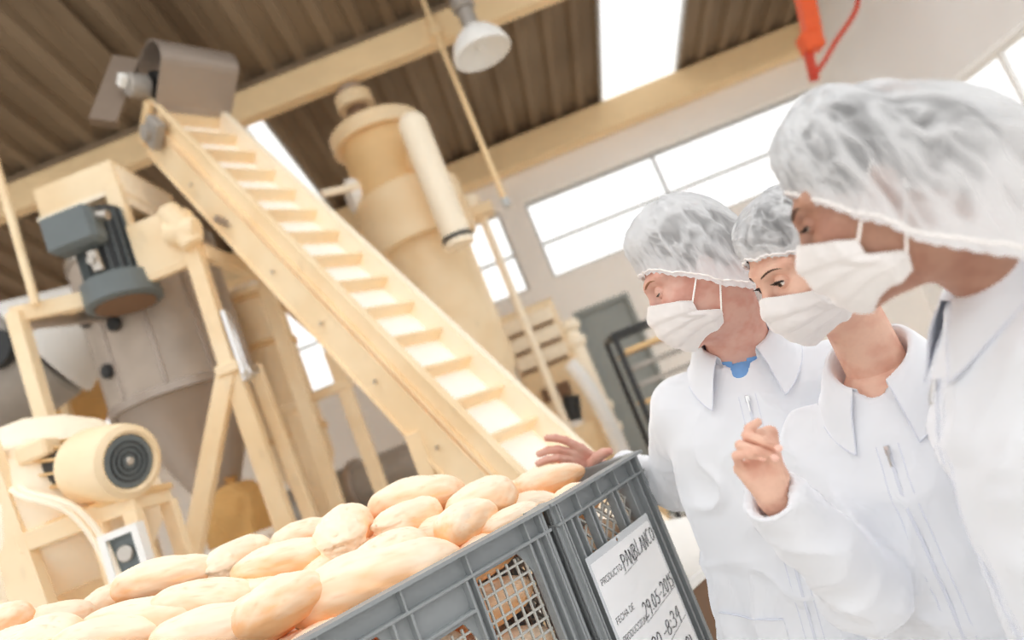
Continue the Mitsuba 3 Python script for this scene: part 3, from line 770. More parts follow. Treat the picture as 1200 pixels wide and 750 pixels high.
# label on the second crate: a sheet in a clear-edged sleeve, hung from a hole
LB = M2 @ frame((.035, 0, -.144), unit(V(.999, 0, -.02)), (0, -1, 0), unit(V(-.02, 0, -.999))) @ np.eye(4)
LBM = M2 @ frame((.035, -.004, -.144), (1, 0, 0), (0, 0, 1), (0, -1, 0))
LWD, LHT = .268, .34
lb = thing('crate_label', 'white paper label with handwritten product name and date on the grey crate', 'label')
add(lb, 'sleeve', placed(extrude(sbox(-.004, -LHT - .004, LWD + .004, .010).difference(Point(LWD / 2 - .01, .002).buffer(.004)), .0016), LBM), 'label_sleeve')
add(lb, 'paper', placed(bx((.004, -LHT + .003, .0017), (LWD - .004, -.006, .0022)), LBM), 'label_paper')


def write(s, x, y, h, sx=1.0, m='ink_print', rot=0.0, shear=0.0, bold=False, name='printed_text', jitter=0):
    g = meshkit.text_mesh(s, h, .0005, bold)
    v = g.vertices
    if jitter:
        v[:, 1] += jitter * np.sin(v[:, 0] * 140) + .5 * jitter * np.sin(v[:, 0] * 57 + 1)
        v[:, 0] += .6 * jitter * np.sin(v[:, 1] * 210 + v[:, 0] * 60)
    v[:, 0] = (v[:, 0] + shear * v[:, 1]) * sx
    ca, sa = math.cos(rot), math.sin(rot)
    v[:, 0], v[:, 1] = x + v[:, 0] * ca - v[:, 1] * sa, y + v[:, 0] * sa + v[:, 1] * ca
    v[:, 2] += .0022
    add(lb, name, placed(g, LBM), m, kind='stuff')


write('PRODUCTO:', .013, -.056, .0135, .84)
write('FECHA DE', .013, -.138, .0135, .84)
write('PRODUCCION:', .013, -.177, .0135, .80)
write('HORA:', .013, -.240, .0135, .84)
arc = lambda cx, cy, rx, ry, a0, a1, n=9: [(cx + rx * math.cos(math.radians(a0 + (a1 - a0) * k / (n - 1))), cy + ry * math.sin(math.radians(a0 + (a1 - a0) * k / (n - 1)))) for k in range(n)]
PEN = {'P': [[(.12, -.12), (.1, 1)], [(.02, .86)] + arc(.25, .72, .36, .28, 90, -95)], 'A': [[(0, 0), (.3, 1), (.38, .98), (.62, -.05)], [(.1, .36), (.56, .40)]], 'N': [[(.05, -.05), (.08, 1), (.52, .0), (.56, 1.05)]],
       'B': [[(.1, -.1), (.08, 1)], [(.04, .96)] + arc(.2, .75, .28, .24, 90, -90) + arc(.2, .24, .36, .26, 90, -90) + [(.0, -.02)]], 'L': [[(.12, 1.05), (.08, .0), (.5, .06)]], 'C': [arc(.36, .5, .32, .5, 55, 305)], 'O': [arc(.3, .5, .27, .48, 70, 440, 14)],
       '2': [arc(.26, .72, .24, .26, 160, -40) + [(.02, .02), (.56, .04)]], '9': [arc(.28, .7, .23, .27, 20, 380, 12) + [(.50, .5), (.36, -.1)]], '.': [[(.1, .04), (.16, .0)]], '0': [arc(.28, .48, .24, .46, 80, 450, 14)],
       '5': [[(.55, 1), (.16, .98), (.12, .58)] + arc(.24, .30, .26, .30, 100, -130)], '-': [[(.05, .46), (.42, .50)]], '1': [[(.06, .74), (.22, 1.0), (.2, -.04)]], '8': [arc(.28, .74, .2, .24, 80, 440, 12), arc(.28, .25, .25, .26, 90, 450, 12)],
       ':': [[(.1, .7), (.14, .62)], [(.1, .2), (.14, .12)]], '3': [arc(.22, .75, .24, .24, 150, -80) + arc(.2, .26, .3, .27, 80, -140)], '4': [[(.3, 1.0), (.04, .42), (.56, .46)], [(.48, 1.02), (.42, -.14)]], ' ': [],
       '(': [arc(.5, .45, .36, .7, 130, 230)], ')': [arc(-.1, .45, .36, .7, 50, -50)], 'D': [[(.1, 1), (.08, 0)], [(.0, 1)] + arc(.1, .5, .42, .5, 90, -90)], 'E': [[(.5, 1), (.1, .98), (.08, .02), (.5, .04)], [(.08, .52), (.42, .54)]],
       'R': [[(.1, 0), (.08, 1)], [(.02, .96)] + arc(.2, .74, .3, .25, 90, -90) + [(.54, -.04)]]}


def handwrite(text, x, y, h, wd, slope=0.03, pen=.0034, sl=.07):
    """Pen strokes: one flat mesh per line of handwriting."""
    g, parts = random.Random(len(text) * 7 + int(h * 1e4)), []
    for ch in text:
        k, dy = h * g.uniform(.92, 1.1), g.uniform(-.04, .05) * h
        for st in PEN[ch]:
            q = [(x + wd * px_ + sl * k * py_, y + dy + k * py_) for px_, py_ in st]
            q = [(u, v_ + slope * (u - x)) for u, v_ in q]
            for p0, p1 in zip(q[:-1], q[1:]):
                parts.append(beam((*p0, .0025), (*p1, .0025), .0005, pen * g.uniform(.8, 1.1), ref=(0, 0, 1), bevel=0))
            parts += [cyl((u, v_, .0023), (u, v_, .0027), pen * .46, 6) for u, v_ in q]
        adv = {'.': .3, ':': .34, '-': .56, '1': .42, ' ': .35, '(': .42, ')': .4}.get(ch, .74) * wd
        x, y = x + adv, y + slope * adv
    add(lb, 'handwriting', placed(cat(*parts), LBM), 'ink', kind='stuff')


handwrite('PANBLANCO', .106, -.060, .031, .0240, .05)
handwrite('29.05-2015', .114, -.172, .029, .0240, .06)
handwrite('8:20 -8:34', .068, -.242, .030, .0290, .06)
handwrite('(PANADERO)', .088, -.302, .027, .0235, .05)
for a, b in (((.10, -.068), (.165, -.062)), ((.112, -.180), (.264, -.166)), ((.15, -.250), (.262, -.232))):
    add(lb, 'pen_line', placed(beam((a[0], a[1], .0024), (b[0], b[1], .0024), .0005, .0016, ref=(0, 0, 1), bevel=0), LBM), 'ink')


# ------------------------------------------------------------------ bread rolls
def roll_mesh(kind, seed):
    """A floury roll one unit long (+-0.5) and 0.42 across; kind: 0 torpedo, 1 short oval, 2 with a torn crusty end."""
    rg = np.random.default_rng(seed)
    m = trimesh.creation.icosphere(4, 1.0)
    v = m.vertices.copy()
    e = (0.80, 0.72, 0.66)[kind]
    x = np.sign(v[:, 0]) * np.abs(v[:, 0]) ** e
    rad = np.sqrt(np.maximum(1 - np.abs(x) ** (2.4, 2.2, 2.9)[kind], 0)) ** (0.9, 0.95, 0.8)[kind]
    d_ = v[:, 1:] / np.maximum(np.linalg.norm(v[:, 1:], axis=1, keepdims=True), 1e-9)
    y, z = d_[:, 0] * rad, d_[:, 1] * rad
    z = np.where(z < 0, z * 0.82, z)
    n_ = meshkit.fbm(np.stack([x, y, z], 1) * 1.9 + seed * 7.1, 3) - 0.5
    k = 1 + 0.30 * n_ + .10 * x * (1 if seed % 3 else -1)
    crease = np.exp(-((y - 0.12 * np.sin(x * 3 + seed)) / 0.09) ** 2) * (z > 0) * np.exp(-(x / 0.62) ** 4)
    k -= (0.03, 0.05, 0.03)[kind] * crease
    if kind == 2:
        t_ = meshkit.fbm(np.stack([x, y, z], 1) * 6 + seed, 4) - 0.5
        k += np.where(x < -0.45, 0.26 * t_, 0.0)
        x = x + np.where(x < -0.75, 0.16 * t_ - .03 * np.sign(z) * (np.abs(z) < .3), 0)
    tip = np.exp(-((np.abs(x) - 0.97) / 0.08) ** 2)
    k = k * (1 + .10 * tip * (meshkit.noise(np.stack([x, y, z], 1) * 9 + 3, seed) - .5))
    bend = 0.05 * (x ** 2)
    m.vertices = np.stack([x * 0.5, y * 0.21 * k + bend * (1 if seed % 2 else -1) * 1.2, z * 0.21 * k], 1)
    fl = np.clip(0.42 + 0.85 * z + 1.3 * (meshkit.fbm(np.stack([x, y, z], 1) * 3.3 + 11, 4, seed) - 0.5), 0, 1)  # floury top, with shading of sides and underside also put into the crust colour
    ends_ = np.clip((np.abs(x) - .78) / .2, 0, 1) * .35
    fl = np.clip(fl - ends_ * (kind != 2), 0, 1)[:, None]
    spots = np.clip((meshkit.fbm(np.stack([x, y, z], 1) * 7, 3, seed + 3) - .66) / .1, 0, 1)[:, None]
    col = np.array(lin(243, 188, 136)) * (1 - fl) + np.array(lin(250, 232, 208)) * fl
    col = col * (1 - .35 * spots) + np.array(lin(238, 170, 118)) * .35 * spots
    if kind == 2:
        w_ = np.clip((-x - .35) / .2, 0, 1)[:, None]
        col = col * (1 - w_ * .8) + np.array(lin(250, 236, 212)) * w_ * .8
    return m, col


scene['crust'] = {'type': 'principled', 'base_color': {'type': 'mesh_attribute', 'name': 'vertex_color'}, 'roughness': 0.62, 'specular': 0.3}
ROLLS = {}
for kd in range(3):
    ROLLS[kd] = []
    for sd_ in range(3):
        rm, rc = roll_mesh(kd, sd_ + 1 + 3 * kd)
        ROLLS[kd].append(mikit.ply(rm, 'crust', smooth=True, color=rc))
LOOKS = {0: 'long pale roll', 1: 'short oval roll', 2: 'roll with a torn floury end'}


def roll(kind, a, b, r, var, label, group, spin=0.0):
    a, b = np.asarray(a, float), np.asarray(b, float)
    L = np.linalg.norm(b - a) + .3 * r
    M = look((a + b) / 2, b - a, (0, 0, 1))
    x, y, z = M[:3, 2], M[:3, 0], M[:3, 1]          # long axis, sideways, up
    cs, sn = math.cos(spin), math.sin(spin)
    y, z = y * cs + z * sn, z * cs - y * sn
    R = frame(M[:3, 3], x * L, y * r / .21, z * r / .21)
    key = thing('bread_roll', label, 'bread', group)
    scene[key] = {**ROLLS[kind][var % 3], 'to_world': T(R.tolist())}
    return key


TOP = [
    (0, [-0.522, 1.18, 1.294], [-0.259, 1.36, 1.232], 0.0730),
    (2, [-0.487, 1.35, 1.355], [-0.51, 1.57, 1.37], 0.0566),
    (0, [-0.469, 1.6, 1.378], [-0.256, 1.64, 1.352], 0.0547),
    (2, [-0.408, 1.43, 1.348], [-0.314, 1.57, 1.326], 0.0431),
    (1, [-0.282, 1.52, 1.314], [-0.137, 1.58, 1.304], 0.0542),
    (1, [-0.157, 1.69, 1.29], [0.018, 1.79, 1.27], 0.0413),
    (1, [-0.25, 1.74, 1.293], [-0.088, 1.86, 1.241], 0.0450),
    (0, [-0.473, 1.45, 1.318], [-0.259, 1.55, 1.269], 0.0413),
    (0, [-0.298, 1.52, 1.251], [-0.098, 1.64, 1.248], 0.0435),
    (0, [-0.705, 1.38, 1.376], [-0.491, 1.42, 1.335], 0.0437),
    (1, [-0.719, 1.35, 1.332], [-0.579, 1.41, 1.3], 0.0466),
    (0, [-1.012, 1.48, 1.43], [-0.804, 1.52, 1.395], 0.0488),
    (1, [-0.838, 1.315, 1.38], [-0.659, 1.365, 1.318], 0.0452),
    (1, [-0.993, 1.335, 1.39], [-0.738, 1.305, 1.329], 0.0462),
    (2, [-1.15, 1.4, 1.421], [-1.078, 1.5, 1.402], 0.0453),
    (1, [-1.222, 1.34, 1.434], [-1.145, 1.42, 1.455], 0.0448),
    (2, [-0.824, 1.51, 1.39], [-0.755, 1.65, 1.387], 0.0494),
    (0, [-0.786, 1.2, 1.32], [-0.547, 1.24, 1.274], 0.0488),
    (1, [-0.717, 1.6, 1.383], [-0.596, 1.68, 1.371], 0.0471),
    (0, [-1.142, 1.28, 1.404], [-0.945, 1.28, 1.383], 0.0512),
    (1, [-0.968, 1.22, 1.376], [-0.821, 1.3, 1.33], 0.0472),
    (1, [-0.591, 1.24, 1.232], [-0.78, 1.24, 1.294], 0.0465),
    (1, [-0.214, 1.41, 1.266], [-0.092, 1.51, 1.25], 0.0347),
    (1, [-0.224, 1.43, 1.273], [-0.409, 1.53, 1.291], 0.0481),
    (1, [-1.174, 1.59, 1.401], [-1.114, 1.71, 1.399], 0.0495),
    (1, [-0.55, 1.58, 1.335], [-0.498, 1.74, 1.304], 0.0456),
    (1, [-0.192, 1.55, 1.259], [-0.066, 1.65, 1.243], 0.0440),
]
SAY = ['long pale roll lying along the near rim of the crate in front, largest in view', 'roll standing with its torn round end towards the camera behind the front rolls', 'long pale roll on top at the back of the heap, nearest the conveyor foot',
       'floury roll below the topmost long roll, beside the torn round end', 'smooth oval roll between the topmost long roll and the labelled crate', 'orange tinted roll resting at the near rim of the labelled crate', 'roll half hidden behind the oval roll where the two crates meet',
       'long roll lying just behind the largest front roll', 'stubby roll leaning against the rim beside the corner of the front crate', 'long roll in the middle of the heap left of the torn round end', 'roll lying across the left end of the largest front roll',
       'long roll at the back left of the heap, under the control box', 'oval roll just below the long roll at the back left of the heap', 'long roll at the lower left, under the back left roll',
       'roll with a torn end low at the far left of the heap', 'roll cut off by the left edge of the photo', 'roll with a torn end peeking out behind the long middle roll', 'wide roll at the bottom edge of the photo, left of the crate rim',
       'short roll at the back of the heap, behind the long middle roll', 'wide roll in the bottom left corner of the photo', 'oval roll above the roll in the bottom left corner', 'roll at the bottom edge beside the near rim, mostly hidden',
       'small roll against the corner of the front crate beside the labelled crate', 'oval roll between the largest front roll and the topmost long roll', 'short roll far left at the back of the heap, below the mixer stand', 'short roll wedged beneath the roll with the torn round end',
       'short roll tucked behind the corner of the front crate']
rg = random.Random(3)
for i, (kd, a, b, r) in enumerate(TOP):
    lab, gr = SAY[i], None
    roll(kd, a, b, r, i, lab, gr, rg.uniform(-.3, .3))


def fill(M, L, W, zs, step, group, lab, seed, edge_only=None, long_=.17, x_first=0):
    g = random.Random(seed)
    for li, z in enumerate(zs):
        nx, ny = max(1, int((L - .06) / (long_ + .015))), max(1, int((W - .06) / step))
        for i in range(nx):
            for j in range(ny):
                if edge_only is not None and li < len(zs) - edge_only and j > 1:
                    continue
                x = .03 + (i + .5) * (L - .06) / nx + g.uniform(-.012, .012)
                y = .03 + (j + .5) * (W - .06) / ny + g.uniform(-.008, .008)
                an = g.uniform(-.35, .35)
                p = (M @ V(x, y, z + g.uniform(-.012, .012), 1))[:3]
                d_ = M[:3, 0] * math.cos(an) + M[:3, 1] * math.sin(an)
                roll(g.choice((0, 1, 1)), p - d_ * long_ * .46, p + d_ * long_ * .46, .046, g.randrange(3), lab, group, g.uniform(-.4, .4))


fill(M1, .62, .54, [-.50, -.41, -.32, -.23, -.14, -.05], .1, 'rolls inside the front crate', 'pale bread roll packed inside the front grey crate', 11, 1)
fill(M2, .385, .58, [-.50, -.41, -.32, -.23, -.14, -.055], .1, 'rolls inside the labelled crate', 'pale bread roll packed inside the labelled grey crate', 12, 1)
fill(M1, .62, .54, [.035], .13, 'rolls low in the heap', 'pale floury bread roll low in the heap behind the rim of the front crate', 13, 1)
fill(M3, .60, .80, [-.04, .04], .12, 'pale rolls in the heap', 'pale floury bread roll among the heap at the lower left', 14, 2)
M3b = M3 @ frame((0, .40, 0), (1, 0, 0), (0, 1, 0), (0, 0, 1))
fill(M3b, .60, .38, [.105], .12, 'pale rolls in the heap', 'pale floury bread roll among the heap at the lower left', 15, 2)
# ------------------------------------------------------------------ smooth solids from distance fields
def smin(a, b, k):
    h = np.maximum(k - np.abs(a - b), 0) / k
    return np.minimum(a, b) - h * h * k * 0.25


def smax(a, b, k):
    return -smin(-a, -b, k)


def d_ell(p, c, r):
    q = p - np.asarray(c, np.float32)
    r = np.asarray(r, np.float32)
    k0 = np.linalg.norm(q / r, axis=-1)
    return k0 * (k0 - 1) / np.maximum(np.linalg.norm(q / (r * r), axis=-1), 1e-6)


def d_cap(p, a, b, ra, rb=None):
    a, b = np.asarray(a, np.float32), np.asarray(b, np.float32)
    rb = ra if rb is None else rb
    ab = b - a
    h = np.clip(((p - a) @ ab) / max(float(ab @ ab), 1e-12), 0, 1)
    return np.linalg.norm(p - a - h[..., None] * ab, axis=-1) - (ra + (rb - ra) * h)


def nets(fn, lo, hi, h):
    """The zero surface of fn in a box, as a watertight mesh (surface nets)."""
    lo, hi = np.asarray(lo, float), np.asarray(hi, float)
    B = 10
    nb = np.ceil(((hi - lo) / h + 1) / B).astype(int)
    n = nb * B
    # blocks far from the surface keep the sign at their centre
    bi = np.argwhere(np.ones(nb, bool))
    dc = fn((lo + (bi * B + (B - 1) / 2) * h).astype(np.float32))
    Fv = np.where(dc < 0, np.float32(-1), np.float32(1)).reshape(nb)
    Fv = np.repeat(np.repeat(np.repeat(Fv, B, 0), B, 1), B, 2)
    near = bi[np.abs(dc) < .87 * B * h * 1.3 + h]
    loc = np.argwhere(np.ones((B, B, B), bool))
    for i0 in range(0, len(near), 300):
        ix = (near[i0:i0 + 300, None] * B + loc[None]).reshape(-1, 3)
        Fv[ix[:, 0], ix[:, 1], ix[:, 2]] = fn((lo + ix * h).astype(np.float32))
    Fv[0], Fv[-1], Fv[:, 0], Fv[:, -1], Fv[:, :, 0], Fv[:, :, -1] = [np.maximum(x, 1e-4) for x in (Fv[0], Fv[-1], Fv[:, 0], Fv[:, -1], Fv[:, :, 0], Fv[:, :, -1])]
    s = Fv < 0
    cnt = sum(s[a:n[0] - 1 + a, b:n[1] - 1 + b, c:n[2] - 1 + c].astype(np.int8) for a in (0, 1) for b in (0, 1) for c in (0, 1))
    act = (cnt > 0) & (cnt < 8)
    ids = -np.ones(act.shape, int)
    I = np.argwhere(act)
    ids[act] = np.arange(len(I))
    acc, num = np.zeros((len(I), 3)), np.zeros(len(I))
    cor = [(a, b, c) for a in (0, 1) for b in (0, 1) for c in (0, 1)]
    for k in range(3):
        for c0 in cor:
            if c0[k]:
                continue
            c1_ = list(c0)
            c1_[k] = 1
            f0 = Fv[I[:, 0] + c0[0], I[:, 1] + c0[1], I[:, 2] + c0[2]]
            f1 = Fv[I[:, 0] + c1_[0], I[:, 1] + c1_[1], I[:, 2] + c1_[2]]
            m = (f0 < 0) != (f1 < 0)
            t = np.where(m, f0 / np.where(m, f0 - f1, 1), 0)
            q = np.tile(np.array(c0, float), (len(I), 1))
            q[:, k] += t
            acc += q * m[:, None]
            num += m
    v = lo + (I + acc / num[:, None]) * h
    faces = []
    for k in range(3):
        a, b = (k + 1) % 3, (k + 2) % 3
        sl0, sl1 = [slice(1, -1)] * 3, [slice(1, -1)] * 3
        sl0[k], sl1[k] = slice(0, -1), slice(1, None)
        e0, e1 = s[tuple(sl0)], s[tuple(sl1)]
        E = np.argwhere(e0 != e1)
        off = np.ones(3, int)
        off[k] = 0
        flip = e0[tuple(E.T)]
        E = E + off
        q = []
        for da, db in ((-1, -1), (0, -1), (0, 0), (-1, 0)):
            c_ = E.copy()
            c_[:, a] += da
            c_[:, b] += db
            q.append(ids[tuple(c_.T)])
        q = np.stack(q, 1)
        q[~flip] = q[~flip][:, ::-1]
        faces.append(q)
    q = np.vstack(faces)
    return trimesh.Trimesh(v, np.vstack([q[:, [0, 1, 2]], q[:, [0, 2, 3]]]), process=False)


def relax(m, n=4):
    """Taubin smoothing with every edge weighted once."""
    from scipy.sparse import coo_matrix
    e = m.edges_unique
    k = len(m.vertices)
    A = coo_matrix((np.ones(2 * len(e)), (np.r_[e[:, 0], e[:, 1]], np.r_[e[:, 1], e[:, 0]])), (k, k)).tocsr()
    w = 1 / np.maximum(np.asarray(A.sum(1)), 1)
    v = np.array(m.vertices)
    for _ in range(n):
        for f_ in (.5, -.52):
            v = v + f_ * ((A @ v) * w - v)
    return trimesh.Trimesh(v, m.faces, process=False)


def nets_ok(fn, lo, hi, h):
    """nets(), on a slightly shifted grid where two sheets met in one cell."""
    for q in (0, .37, .61, .18, .83, .5):
        m = nets(fn, np.asarray(lo) - q * h * V(1, .7, .4), hi, h)
        if m.is_watertight:
            break
    return m


def union(ms):
    """One continuous watertight mesh from overlapping ones."""
    out = None
    for m in ms:
        q = manifold3d.Manifold(manifold3d.Mesh(m.vertices.astype(np.float32), m.faces.astype(np.uint32)))
        if q.status() != manifold3d.Error.NoError:
            print('body piece not closed', q.status())
        out = q if out is None else out + q
    k = out.to_mesh()
    return trimesh.Trimesh(k.vert_properties[:, :3], k.tri_verts, process=False)


def march(fn, o, d, t0=0.0, t1=0.4, n=60):
    """Points where rays from outside (o, along d) first meet fn = 0."""
    t = np.full(len(o), t0)
    for _ in range(n):
        t = np.minimum(t + 0.8 * fn((o + d * t[:, None]).astype(np.float32)), t1)
    return o + d * t[:, None]


def skin(name, a, b):
    def fn(p, n, uv, a=lin(*a), b=lin(*b)):
        return mix(a, b, smoothstep(0.35, 0.75, fbm(p.x * 38, p.y * 38, p.z * 38, 3))) * (1 - .05 * fbm(p.x * 300, p.y * 300, p.z * 300, 2))
    scene[name] = {'type': 'principled', 'base_color': proc(fn), 'roughness': 0.48, 'specular': 0.42}


skin('skin_man', (212, 168, 152), (204, 148, 132))
skin('skin_fair', (224, 182, 160), (216, 164, 142))
skin('skin_tan', (176, 132, 110), (162, 114, 94))


def coat_fn(p, n, uv):
    k = fbm(p.x * 5, p.y * 5, p.z * 5, 3)
    return mix(lin(231, 233, 237), lin(224, 227, 233), k)


def weave(p, n, uv):
    return fbm(p.x * 420, p.y * 420, p.z * 420, 2) + 1.2 * fbm(p.x * 34, p.y * 34, p.z * 22, 3)


scene['coat_white'] = {'type': 'twosided', 'bsdf': {'type': 'bumpmap', 'arbitrary': proc(weave), 'scale': .0012, 'bsdf': {'type': 'principled', 'base_color': proc(coat_fn), 'roughness': 0.75, 'specular': 0.2, 'sheen': 0.25}}}
mat('seam_white', (214, 218, 228), 0.7)
mat('zip_grey', (212, 216, 226), 0.5)
mat('mask_white', (228, 224, 222), 0.75, spec=0.2, vary=0.03, scale=30, bump=.0006, bscale=300)
mat('strap_white', (248, 244, 240), 0.7)
mat('shirt_blue', (112, 156, 208), 0.75, vary=0.1, scale=40)
mat('trouser_grey', (150, 152, 158), 0.8)
mat('shoe_white', (225, 225, 222), 0.5)
mat('hair_dark', (44, 34, 28), 0.5, vary=.35, scale=60)
mat('hair_grey', (92, 84, 78), 0.55, vary=.3, scale=60)
mat('brow_dark', (74, 50, 38), 0.7)
mat('brow_fair', (150, 104, 80), 0.7)
mat('lash', (26, 18, 16), 0.6)
mat('nail', (246, 200, 184), 0.25)
scene['eye'] = {'type': 'principled', 'base_color': {'type': 'mesh_attribute', 'name': 'vertex_color'}, 'roughness': 0.12, 'specular': 0.6}
scene['net'] = {'type': 'principledthin', 'base_color': {'type': 'rgb', 'value': [.88, .89, .905]}, 'roughness': 0.3, 'eta': 1.08, 'spec_trans': proc(lambda p, n, uv: 0.84 - 0.78 * uv.x), 'diff_trans': 0.7, 'spec_tint': 0.0}


# ------------------------------------------------------------------ people
def head_frame(yaw, pitch, roll, eye_at, sc):
    """Rotation (columns forward, left, up) and origin of a head; yaw is degrees from +x towards +y, pitch upwards."""
    y, p_, r = (math.radians(a) for a in (yaw, pitch, roll))
    f = V(math.cos(y) * math.cos(p_), math.sin(y) * math.cos(p_), math.sin(p_))
    l = V(-math.sin(y), math.cos(y), 0)
    u = np.cross(f, l)
    l, u = l * math.cos(r) + u * math.sin(r), u * math.cos(r) - l * math.sin(r)
    R = np.stack([f, l, u], 1)
    return R, np.asarray(eye_at) - R @ (V(.085, .031, .006) * sc)


def head_sdf(p, neck, fem, neck_r):
    d = d_ell(p, (-.012, 0, .042), (.095, .075, .083))
    d = smin(d, d_ell(p, (.028, 0, -.022), (.060, .058 if fem else .061, .085)), .03)
    d = smin(d, d_ell(p, (.022, 0, -.066), (.062, .050 if fem else .055, .042)), .025)
    d = smin(d, d_ell(p, (.070, 0, -.097), (.020, .020, .018)), .022)
    ya = p.copy()
    ya[..., 1] = np.abs(ya[..., 1])
    d = smin(d, d_ell(ya, (.058, .038, -.022), (.026, .024, .022)), .024)
    d = smin(d, d_cap(ya, (.087, .006, .027), (.066, .052, .030), .010 if fem else .012), .016)
    d = smax(d, -d_ell(ya, (.098, .032, .007), (.020, .021, .0135)), .014)
    d = smin(d, d_cap(p, (.087, 0, .018), (.104, 0, -.026), .0065, .009), .014)
    d = smin(d, d_ell(ya, (.093, .010, -.031), (.011, .008, .008)), .008)
    d = smin(d, d_ell(ya, (-.010, .071, .0), (.015, .008, .028)), .008)
    d = smin(d, d_ell(p, (.086, 0, -.062), (.014, .024, .012)), .012)
    d = smin(d, d_cap(p, (-.022, 0, -.045), neck, neck_r, neck_r * 1.12), .03)
    return d


def loft(p, NB, Fd, up, table):
    """A torso of elliptical sections: table rows are (height below the neck base, half depth, half width, forward shift)."""
    S = np.cross(up, Fd)
    S = unit(S)
    Fo = np.cross(S, up)
    q = p - NB.astype(np.float32)
    u = q @ up.astype(np.float32)
    f = q @ Fo.astype(np.float32)
    s = q @ S.astype(np.float32)
    t = np.array(table)[::-1]
    rf, rs, sh = (np.interp(u, t[:, 0], t[:, k]).astype(np.float32) for k in (1, 2, 3))
    k = np.sqrt(((f - sh) / rf) ** 2 + (s / rs) ** 2)
    d = (k - 1) * np.minimum(rf, rs)
    return smax(np.maximum(d, t[0, 0] - u), u - t[-1, 0], .02)


def chain(p, pts, rs, k=.02):
    d = None
    for a, b, ra, rb in zip(pts[:-1], pts[1:], rs[:-1], rs[1:]):
        e = d_cap(p, a, b, ra, rb)
        d = e if d is None else smin(d, e, k)
    return d


def hand_sdf(p, wrist, fore, fingers, thumb, r, palm_r):
    """A palm of bones from the wrist to each finger's first joint, five separate fingers, and the wrist."""
    d = d_cap(p, fore, wrist, palm_r * 1.55, palm_r * 1.3)
    mc = [np.asarray(f[0]) for f in fingers]
    for i, m in enumerate(mc):
        w = np.asarray(wrist) + (m - np.mean(mc, 0)) * .28
        d = smin(d, d_cap(p, w, m, palm_r, palm_r * .84), .014)
    for a, b in zip(mc[:-1], mc[1:]):
        d = smin(d, d_cap(p, (a + np.asarray(wrist)) / 2, (b + np.asarray(wrist)) / 2, palm_r), .01)
    d = smin(d, chain(p, thumb, [palm_r * 1.05, r * 1.25, r * 1.12, r * .95][:len(thumb)], .008), .012)
    fs = None
    for i, f in enumerate(fingers):
        rr = r * (1, 1.03, 1, .88)[i]
        e = chain(p, f, [rr * 1.1, rr * 1.04, rr * .96, rr * .84], .003)
        fs = e if fs is None else smin(fs, e, .0012)
    return smin(d, fs, .004)


def arm_pts(sh, el, wr):
    return [np.asarray(x, float) for x in (sh, el, wr)]


